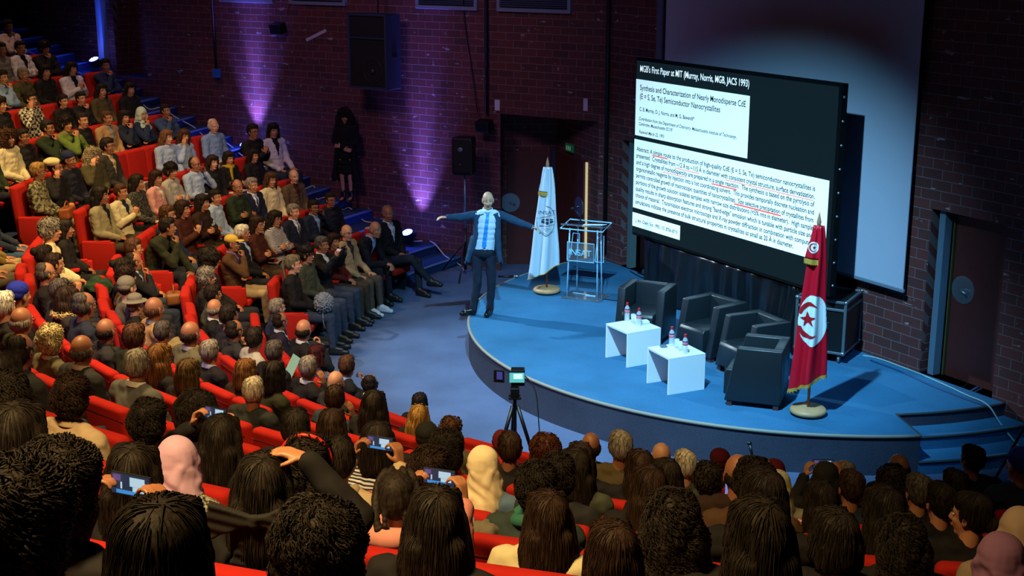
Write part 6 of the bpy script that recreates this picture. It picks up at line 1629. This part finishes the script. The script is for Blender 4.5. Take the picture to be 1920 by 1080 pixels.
# seats: one under every person at a regular spacing, empty ones in the gaps of a row
def seat_label(lab):
    w = lab.split()
    if w[0] == 'person': w = w[1:]
    w = ' '.join(w[:11]).rstrip(',').split()
    while w[-1] in ('the', 'and', 'of', 'in', 'with', 'on', 'a', 'to', 'beside', 'by', 'before', 'right', 'left', 'over'): w = w[:-1]
    return 'red seat of the person ' + ' '.join(w)
NS = 0
for n_, L in sorted(rows.items()):
    if n_ != int(n_): continue
    r = R0 + PP * n_; L = sorted(L, key=lambda d: -d['az']); pit = .535
    blocks = [[d for d in L if d['az'] > AISLE[1]], [d for d in L if d['az'] <= AISLE[1]]]
    for bi, B in enumerate(blocks):
        if not B: continue
        A = [d['az'] for d in B]; mg = math.degrees(pit / r)
        for it in range(300):
            for k in range(len(A) - 1):
                g = A[k] - A[k + 1]
                if g < mg: A[k] += (mg - g) / 2; A[k + 1] -= (mg - g) / 2
            if bi == 0: A[-1] = max(A[-1], B[-1]['az'] - .3)
        S = [(a, seat_label(d['f'][0]), None, d['dr'] if d['dr'] > -.2 else 0) for a, d in zip(A, B)]
        E_ = []
        for k in range(len(A) - 1):
            g = (A[k] - A[k + 1]) * math.pi / 180 * r
            m = int(round(g / .56)) - 1 if g > 1.0 else 0
            if m > 0:
                for j in range(1, m + 1):
                    a = A[k] + (A[k + 1] - A[k]) * j / (m + 1)
                    q = rowpt(a, r); 
                    if q.x < -.40 * q.y - .6: continue
                    if j == 1: lb, gp = 'empty red seat next to the ' + seat_label(B[k]['f'][0])[16:], None
                    elif j == m: lb, gp = 'empty red seat just before the ' + seat_label(B[k + 1]['f'][0])[16:], None
                    else: lb, gp = ORD[j - 1] + ' empty red seat after the ' + seat_label(B[k]['f'][0])[16:], None
                    lb = ' '.join(lb.split()[:16])
                    E_.append((a, lb, gp, 0))
        if bi == 1 and n_ >= 3 and n_ <= 7 and A[-1] > -176:
            a = A[-1] - math.degrees(.58 / r)
            E_.append((a, 'empty red seat at the right end of the %s row' % ORD[int(n_)], None, 0))
        S = sorted(S + E_, key=lambda q: -q[0])
        for k, (a, lb, gp, dr) in enumerate(S):
            end = None
            if bi == 0 and k == len(S) - 1: end = 1
            if bi == 1 and k == 0: end = -1
            wh = n_ <= 3 and bi == 0 and (k * 7 + int(n_) * 3) % 4 == 0
            seat(a, r + dr, RZ * n_, lb, gp, end, wh); NS += 1
print('seats', NS)
# ------------------------------------------------------------------ the speaking person
def stand_face(e, hp, yaw, brow):
    hr = (0, 0, R(yaw))
    link('eyes', get_small('eyes'), None, e, hp, hr); link('eyebrows', get_small('brows'), hairmat(brow, HC[brow]), e, hp, hr); link('lips', get_small('lips'), plain('lip', '#8a4a40', .5), e, hp, hr)
def speaker():
    e = empty('person', (-.42, 18.47, SZ), math.pi); tag(e, 'person in dark blue suit and bright blue tie standing on stage, arms spread wide', 'person')
    def P(x, z, y=0.0): return (-x, y, z)
    J = dict(pel=P(.02, .93), wai=P(.04, 1.08), che=P(.065, 1.30), nec=P(.08, 1.505), head=P(.085, 1.655, .03), sh=[P(.27, 1.445), P(-.11, 1.445)],
             el=[P(.50, 1.36, .06), P(-.33, 1.425, .05)], wr=[P(.70, 1.30, .12), P(-.48, 1.44, .12)], hd=[(-1, .2, -.22), (1, .25, .05)], hn=[(-.1, -.2, 1), (.1, .1, 1)], curl=[.42, .30],
             hip=[P(.105, .90), P(-.075, .90)], kn=[P(.13, .49, .03), P(-.07, .50, .05)], an=[P(.105, .09), P(-.13, .09, .04)], to=[P(.06, .035, .17), P(-.29, .035, .09)])
    def limb_legs(mb, g):
        for k in (0, 1):
            h, n_, a_ = V(J['hip'][k]), V(J['kn'][k]), V(J['an'][k]); mb.cap(h, n_, .080 + g, .056 + g, 14); mb.cap(n_, a_, .056 + g, .045 + g, 14)
    mb = MB(); torso(mb, J, -.012); arms(mb, J, -.008); limb_legs(mb, -.012); M = Matrix.Rotation(R(4), 3, 'Z') @ Matrix.Rotation(R(-6), 3, 'X'); hc = V(J['head'])
    mb.cap(V(J['nec']), hc + M @ Vector((0, -.02, -.05)), .056, .052, 14); head_parts(mb, hc, M)
    for k in (0, 1): hand(mb, J['wr'][k], J['hd'][k], J['hn'][k], -1 if k == 0 else 1, J['curl'][k])
    for k in (0, 1): mb.cap(V(J['an'][k]), V(J['to'][k]), .034, .028, 10)
    link('body', blob(mb, .006, 2, 'speaker_body'), skinmat('l'), e)
    mb = MB(); torso(mb, J, .004); link('shirt', blob(mb, .008, 4, 'speaker_shirt'), plain('speaker_shirt', '#b9cfe4', .7, bump=(30, .4, .006)), e)
    mb = MB()
    for z, w in ((1.38, .165), (1.25, .165), (1.12, .165), (.99, .175), (.86, .19)): mb.ell((-.06 * (z - .8) / .6, -.055, z), (w, .085, .10), 16, 10)
    for sx in (-1, 1):
        cx = -.07
        mb.cap((cx + .135 * sx, .01, 1.42), (cx + .150 * sx, .045, 1.16), .060, .052, 12); mb.cap((cx + .150 * sx, .045, 1.16), (cx * .3 + .225 * sx, .055, .80), .050, .034, 12); mb.cap((cx * .5 + .15 * sx, -.02, 1.1), (cx * .3 + .245 * sx, -.01, .76), .06, .030, 12)
        mb.cap((cx + .10 * sx, .0, 1.46), (cx + .05 * sx, -.03, 1.51), .045, .035, 10)
    mb.cap(J['sh'][0], J['sh'][1], .058, .058, 12)
    for k in (0, 1):
        mb.cap(J['sh'][k], J['el'][k], .064, .054, 12); mb.cap(J['el'][k], V(J['el'][k]).lerp(V(J['wr'][k]), .93), .054, .044, 12)
    me = blob(mb, .009, 4, 'speaker_jacket')
    displace(me, lambda p: (noise.noise(p * 14) * .007 + noise.noise(Vector((p.x * 60, p.y * 30, p.z * 12))) * .003))
    link('jacket', me, cloth('#1f3c55'), e)
    for k in (0, 1):
        mb = MB(); a, b = V(J['el'][k]).lerp(V(J['wr'][k]), .90), V(J['wr'][k]) + (V(J['wr'][k]) - V(J['el'][k])).normalized() * .012; mb.cone(a, b, .036, .034, 14); mb.build('shirt_cuff', plain('speaker_shirt2', '#c8d8ea', .7), e, smooth=True)
    mb = MB(); limb_legs(mb, .008); mb.ell(V(J['pel']) + Vector((0, 0, -.01)), (.176, .138, .10), 16, 10); me = blob(mb, .009, 4, 'speaker_trousers')
    displace(me, lambda p: (noise.noise(Vector((p.x * 20, p.y * 20, p.z * 9))) * .010))
    link('trousers', me, cloth('#171f2e'), e)
    mb = MB(); mb.ell((-.03, 0, 1.005), (.150, .112, .020), 20, 8); mb.box((-.03, .112, 1.005), (.035, .012, .028)); mb.build('belt', plain('belt', '#101014', .3), e)
    mb = MB()
    for k in (0, 1): mb.cap(V(J['an'][k]) + Vector((0, -.02, -.04)), V(J['to'][k]) + Vector((0, 0, .006)), .050, .038, 12); mb.cap(V(J['an'][k]) + Vector((0, 0, .02)), V(J['an'][k]) + Vector((0, 0, -.03)), .050, .052, 10); mb.cap(V(J['an'][k]) + Vector((0, .01, -.01)), V(J['an'][k]).lerp(V(J['to'][k]), .6) + Vector((0, 0, .01)), .046, .036, 10)
    link('shoes', blob(mb, .008, 3, 'speaker_shoes'), plain('shoe_black', '#0d0e10', .25), e)
    bm = bmesh.new(); bm.from_mesh(bpy.data.meshes['speaker_shirt']); bvh = BVHTree.FromBMesh(bm); bm.free()
    m = decal(((-.14, .04, .98, 1.50), lambda x, y: abs(x + .055 + .10 * (y - 1.2) * 1 - 0.02 * (1.5 - y)) < (.020 + .020 * (1.5 - y) if y > 1.04 else .030 * (y - .98) / .06) or (y > 1.455 and abs(x + .075) < .018)), 'tie', plain('tie_blue', '#1587d8', .5), None, bvh, Vector((0, 0, 0)), Vector((1, 0, 0)), Vector((0, 0, 1)), Vector((0, -1, 0)), .006, .008)
    if m: link('tie', bake(m, [('SOLIDIFY', dict(thickness=.005))]), None, e)
    link('collar', get_small('collar'), plain('speaker_shirt2', '#c8d8ea', .7), e, V(J['nec']) + Vector((0, .004, .03)))
    hp = V(J['head']); link('hair', get_hair('ring'), hairmat('lightgrey', HC['lightgrey']), e, hp, (R(-6), 0, R(4))); stand_face(e, hp, 4, 'grey')
    mb = MB(); mb.tube([(-.078, .0, .0), (-.07, .05, -.03), (-.045, .085, -.055)], .0025, 5); mb.ell((-.04, .09, -.058), .007, 8, 6); link('headset_microphone', mb.mesh('headset', True), M_BLACK, e, hp, (0, 0, R(4)))
speaker()
# ------------------------------------------------------------------ the person standing at the wall
def standing():
    p = (-3.02, 24.32, .96); e = empty('person', p, R(180 - 16)); tag(e, 'person in long black coat standing against the brick wall, hands joined', 'person')
    J = dict(pel=(0, 0, .92), wai=(0, -.01, 1.07), che=(0, -.01, 1.27), nec=(0, -.01, 1.42), head=(0, .01, 1.565), sh=[(-.165, -.01, 1.37), (.165, -.01, 1.37)], el=[(-.22, .02, 1.12), (.22, .02, 1.12)],
             wr=[(.02, .17, 1.05), (-.03, .17, 1.00)], hd=[(1, .1, .1), (-1, .1, -.1)], hn=[(0, 1, .2), (0, 1, .2)], curl=[.4, .4], hip=[(-.08, 0, .86), (.08, 0, .86)], kn=[(-.075, .03, .47), (.07, .05, .47)], an=[(-.07, .0, .09), (.06, .04, .09)], to=[(-.08, .15, .03), (.08, .18, .03)])
    mb = MB(); torso(mb, J, -.014); arms(mb, J, -.010); legs(mb, J, -.012); M = Matrix.Rotation(R(18), 3, 'Z'); hc = V(J['head'])
    mb.cap(V(J['nec']), hc + Vector((0, -.02, -.05)), .050, .046, 14); head_parts(mb, hc, M)
    for k in (0, 1): hand(mb, J['wr'][k], J['hd'][k], J['hn'][k], 1 if k == 0 else -1, .4)
    for k in (0, 1): mb.cap(V(J['an'][k]), V(J['to'][k]), .03, .026, 10)
    link('body', blob(mb, .007, 2, 'standing_body'), skinmat('m'), e)
    mb = MB(); torso(mb, J, .004)
    for z, w in ((.86, .165), (.74, .17), (.64, .175), (.58, .178)): mb.ell((0, .01, z), (w, .125, .07), 16, 8)
    link('dress', blob(mb, .010, 4, 'standing_dress'), cloth('#101012'), e)
    mb = MB(); arms(mb, J, .014, False); mb.cap(J['sh'][0], J['sh'][1], .062, .062)
    for z, w in ((1.30, .17), (1.15, .165), (1.0, .185), (.85, .21), (.7, .23), (.55, .25), (.45, .26)): mb.ell((0, -.05, z), (w, .10, .10), 16, 8)
    for sx in (-1, 1): mb.cap((.12 * sx, .05, 1.34), (.14 * sx, .06, .95), .045, .05); mb.cap((.14 * sx, .06, .95), (.22 * sx, .05, .44), .05, .055)
    me = blob(mb, .011, 4, 'standing_coat'); wobble(me, .015, 14, 'z'); link('coat', me, cloth('#0e0e12'), e)
    mb = MB()
    for k in (0, 1): mb.cap(V(J['an'][k]) + Vector((0, 0, .10)), V(J['an'][k]) + Vector((0, -.01, -.04)), .048, .042, 12); mb.cap(V(J['an'][k]) + Vector((0, 0, -.04)), J['to'][k], .042, .032, 12)
    link('boots', blob(mb, .009, 3, 'standing_boots'), plain('boot_black', '#0e0d0e', .35), e)
    hp = V(J['head']); link('hair', get_hair('longcurly'), hairmat('black', HC['black']), e, hp, (0, 0, R(18)), (1.22, 1.1, 1.18)); stand_face(e, hp, 18, 'black')
standing()

# ------------------------------------------------------------------ things held, worn on laps or lying on seats
def find(key):
    for k, v in PEOPLE.items():
        if key in k: return v
    raise KeyError(key)
def hold(key, name, local, build, label, cat, group=None, rot=(0, 0, 0)):
    pe, J, s = find(key)
    Mx = Matrix.Translation(pe.location) @ Matrix.Rotation(pe.rotation_euler.z, 4, 'Z') @ Matrix.Scale(s, 4)
    e = empty(name, Mx @ Vector(local)); e.rotation_euler = (rot[0], rot[1], pe.rotation_euler.z + rot[2]); tag(e, label, cat, group)
    build(e); return e
def phone_build(on=(.35, .45, .60)):
    def f(e):
        mb = MB(); mb.box((0, 0, 0), (.158, .010, .076)); mb.build('phone_case', M_BLACK, e, mods=[bevel(.004, 2)])
        mb = MB(); mb.box((0, -.0055, 0), (.148, .002, .068)); sc = mb.build('screen', plain('phone_dark', '#0c1016', .2, emis=(.02, .03, .06), es=1.0), e)
        for (x, z, w, h, c) in ((.028, .012, .058, .030, (.45, .62, .72)), (.035, -.012, .050, .016, (.45, .62, .72)), (-.01, -.025, .09, .012, (.05, .25, .60)), (-.035, -.004, .006, .022, (.5, .6, .7)), (-.052, .02, .03, .02, (.10, .06, .20))):
            mb = MB(); mb.box((x, -.0070, z), (w, .0012, h)); mb.build('screen_image', plain('pimg%.2f%.2f' % c[:2], '#101010', .3, emis=c, es=1.0), sc)
        mb = MB(); mb.box((0, .0062, .02), (.03, .004, .02)); mb.build('camera_bump', M_STEEL, e)
    return f
for key, lab in (('tousled black curls holding', 'large phone held sideways in both hands, filming the stage, at the left'), ('beige hoodie lifting', 'phone held sideways by the person in beige hoodie'), ('two woven braids', 'phone filming the stage, held by the person with woven braids'),
                 ('black headscarf raising', 'dark phone raised by the person in black headscarf'), ('dark suit raising a phone', 'phone raised in the front row by the person in dark suit'), ('beside the pink headscarf', 'phone held up beside the pale pink headscarf')):
    J = find(key)[1]; hold(key, 'smartphone', J['phone'], phone_build(), lab, 'phone', None, (R(-4), 0, 0))
def small_phone(e):
    mb = MB(); mb.box((0, 0, 0), (.072, .009, .15)); mb.build('phone_case', M_BLACK, e, mods=[bevel(.004)]); mb = MB(); mb.box((0, -.005, 0), (.066, .002, .14)); mb.build('screen', plain('phone_lit', '#202838', .2, emis=(.16, .24, .60), es=1.0), e)
hold('lit phone', 'smartphone', (.02, .36, .72), small_phone, 'blue-lit phone in the hands of the balding grey person with glasses', 'phone', None, (R(-40), 0, 0))
hold('compact black curls', 'smartphone', (.16, .30, .98), small_phone, 'blue glowing phone beside the compact black curls', 'phone', None, (R(-15), 0, 0))
hold('maroon brown jacket holding', 'smartphone', (0, .25, .98), small_phone, 'small phone held by the person in maroon brown jacket', 'phone', None, (R(-15), 0, 0))
def bag(w, d, h, col, handle=True, soft=.03, mat=None):
    def f(e):
        m = mat or plain('bag' + col, col, .55, bump=(60, .3, .004))
        mb = MB(); mb.box((0, 0, h / 2), (w, d, h)); me = bake(mb.mesh('bag', fix=True), [('BEVEL', dict(width=soft, segments=3, limit_method='ANGLE')), ('SUBSURF', dict(levels=1, render_levels=1))]); me.materials.append(m)
        displace(me, lambda p: noise.noise(p * 12) * .012)
        me.polygons.foreach_set('use_smooth', [True] * len(me.polygons)); link('bag_body', me, None, e)
        if handle: mb = MB(); mb.tube(smooth_pts([(-w * .3, 0, h * .9), (-w * .25, 0, h * 1.3), (0, 0, h * 1.5), (w * .25, 0, h * 1.3), (w * .3, 0, h * .9)]), .010, 6); mb.build('handle', m, e, smooth=True)
    return f
hold('yellow-blond cropped', 'handbag', (.02, .30, .56), bag(.36, .16, .16, '#8a4a24'), 'brown leather handbag on the lap of the person in grey patterned jacket', 'bag')
hold('navy head wrap', 'handbag', (0, .30, .58), bag(.28, .16, .16, '#1c2030'), 'dark handbag on the lap of the person in navy head wrap', 'bag')
def furry(e):
    mb = MB(); mb.ell((0, 0, .12), (.19, .13, .13), 20, 14); me = blob(mb, .010, 1, 'fur_bag')
    displace(me, lambda p: (noise.noise(p * 55) * .045))
    link('fur', me, plain('fur_grey', '#6b6f78', .95), e)
    mb = MB(); mb.tube(smooth_pts([(-.12, 0, .12), (-.1, 0, -.12), (.02, .02, -.26), (.13, 0, -.12), (.14, 0, .1)]), .008, 6); mb.build('strap', plain('strap_grey', '#8a8a86', .6), e, smooth=True)
hold('furry bag', 'furry_bag', (.04, .34, .58), furry, 'fluffy grey bag with strap on the knees at the front row aisle end', 'bag')
def folder(e): mb = MB(); mb.box((0, 0, .012), (.34, .24, .022)); mb.build('folder_body', plain('folder_tan', '#9c7a40', .7), e, mods=[bevel(.004)])
hold('pale blue blouse', 'folder', (.02, .30, .585), folder, 'tan folder on the lap of the person in pale blue blouse', 'folder')
def book(e): mb = MB(); mb.box((0, 0, .015), (.24, .17, .028)); mb.build('book_block', plain('book_grey', '#8a8f9a', .7), e, mods=[bevel(.003)])
hold('cheek on hand with book', 'book', (-.05, .30, .585), book, 'grey book on the lap beside the light blue short-sleeved shirt', 'book')
def crumpled(col, w=.4, d=.3, h=.2):
    def f(e):
        mb = MB(); mb.ell((0, 0, h * .5), (w / 2, d / 2, h / 2), 20, 12); me = blob(mb, .012, 2, 'crumpled')
        displace(me, lambda p: (noise.noise(p * 9) * .05 + noise.noise(Vector((p.x * 34, p.y * 12, p.z * 20))) * .022))
        link('fabric', me, cloth(col), e)
    return f
hold('tan suede jacket', 'folded_jacket', (-.45, .32, .52), crumpled('#84754f', .42, .36, .22), 'crumpled beige satin jacket lying before the tan suede jacket', 'jacket')
hold('grey curls in cream blouse', 'folded_coat', (.35, .40, .50), crumpled('#1e3a26', .4, .34, .24), 'crumpled dark green coat between the rows, near the cream blouse', 'coat')
hold('fist under the nose', 'handbag', (0, .42, .60), bag(.26, .2, .17, '#7a4a20', True, .05), 'brown leather bag clasped in front of the dark suit with fist at nose', 'bag')
hold('olive snakeskin bag', 'handbag', (-.02, -.34, .78), bag(.30, .14, .22, '#8c8450', True), 'olive snakeskin handbag hanging over the seat behind the long glossy black hair', 'bag')
hold('before the grey fur collar', 'fur_coat', (.36, -.12, .78), crumpled('#6a6456', .24, .2, .26), 'grey-brown fur collar of a coat thrown over a red seat', 'coat')
hold('large tousled black hair', 'tote_bag', (.40, -.05, .62), bag(.10, .26, .36, '#a8925a', True, .02), 'beige tote bag beside the large tousled black hair', 'bag')
hold('smooth straight black hair parted', 'shoulder_bag', (.36, -.22, .62), bag(.22, .16, .24, '#2f4432', True, .04), 'dark green bag hung on a red seat right of the parted black hair', 'bag')
hold('pale grey hooded sweater', 'leaflet', (.10, .30, .86), lambda e: (lambda mb: (mb.box((0, 0, 0), (.21, .004, .29)), mb.build('paper_sheet', plain('leaflet_teal', '#7db0ac', .6), e)))(MB()), 'pale turquoise leaflet held by the person in pale grey sweater', 'leaflet', None, (R(-30), 0, 0))
hold('light short-sleeved' if False else 'dark olive jacket with white collar', 'folder', (.42, .30, .60), lambda e: (lambda mb: (mb.box((0, 0, 0), (.34, .22, .02)), mb.build('folder_body', plain('folder_turq', '#1c98b8', .6), e)))(MB()), 'turquoise folder lying beside the person in dark olive jacket, high up', 'folder')
# green paper bag on the stair end behind the third row
e = empty('paper_bag', rowpt(-57.8, 9.55, .945)); tag(e, 'dark green paper carrier bag with cord handles standing by the stairs', 'bag'); e.rotation_euler = (0, 0, .4)
mb = MB(); mb.box((0, 0, .17), (.28, .12, .34)); mb.build('bag_body', plain('bag_green', '#1d5a50', .6), e, mods=[bevel(.006)])
for sy in (-.045, .045): mb = MB(); mb.tube(smooth_pts([(-.07, sy, .33), (-.06, sy, .43), (0, sy, .46), (.06, sy, .43), (.07, sy, .33)]), .005, 6); mb.build('cord_handle', plain('cord', '#6a9a8c', .7), e, smooth=True)
e = empty('handbag', rowpt(-62.6, 11.3, 1.575)); tag(e, 'quilted silver-grey handbag on the floor before the pale green headscarf', 'bag'); bag(.24, .12, .20, '#77819a')(e)
e = empty('water_bottle', rowpt(-82.6, 8.45, .56)); tag(e, 'clear water bottle held between the knees near the maroon brown jacket', 'bottle')
mb = MB(); mb.lathe([(0, .0), (.031, .0), (.034, .05), (.034, .15), (.013, .20), (.013, .212), (0, .212)], 16); mb.build('bottle_body', M_PET, e, smooth=True)
mb = MB(); mb.lathe([(.0, .205), (.0165, .205), (.0165, .236), (.0, .236)], 12); mb.build('cap', plain('cap_lilac', '#6a5a8a', .4), e)
bpy.data.materials.remove(MATS.pop(('plain', 'tmpw'))) if False else None
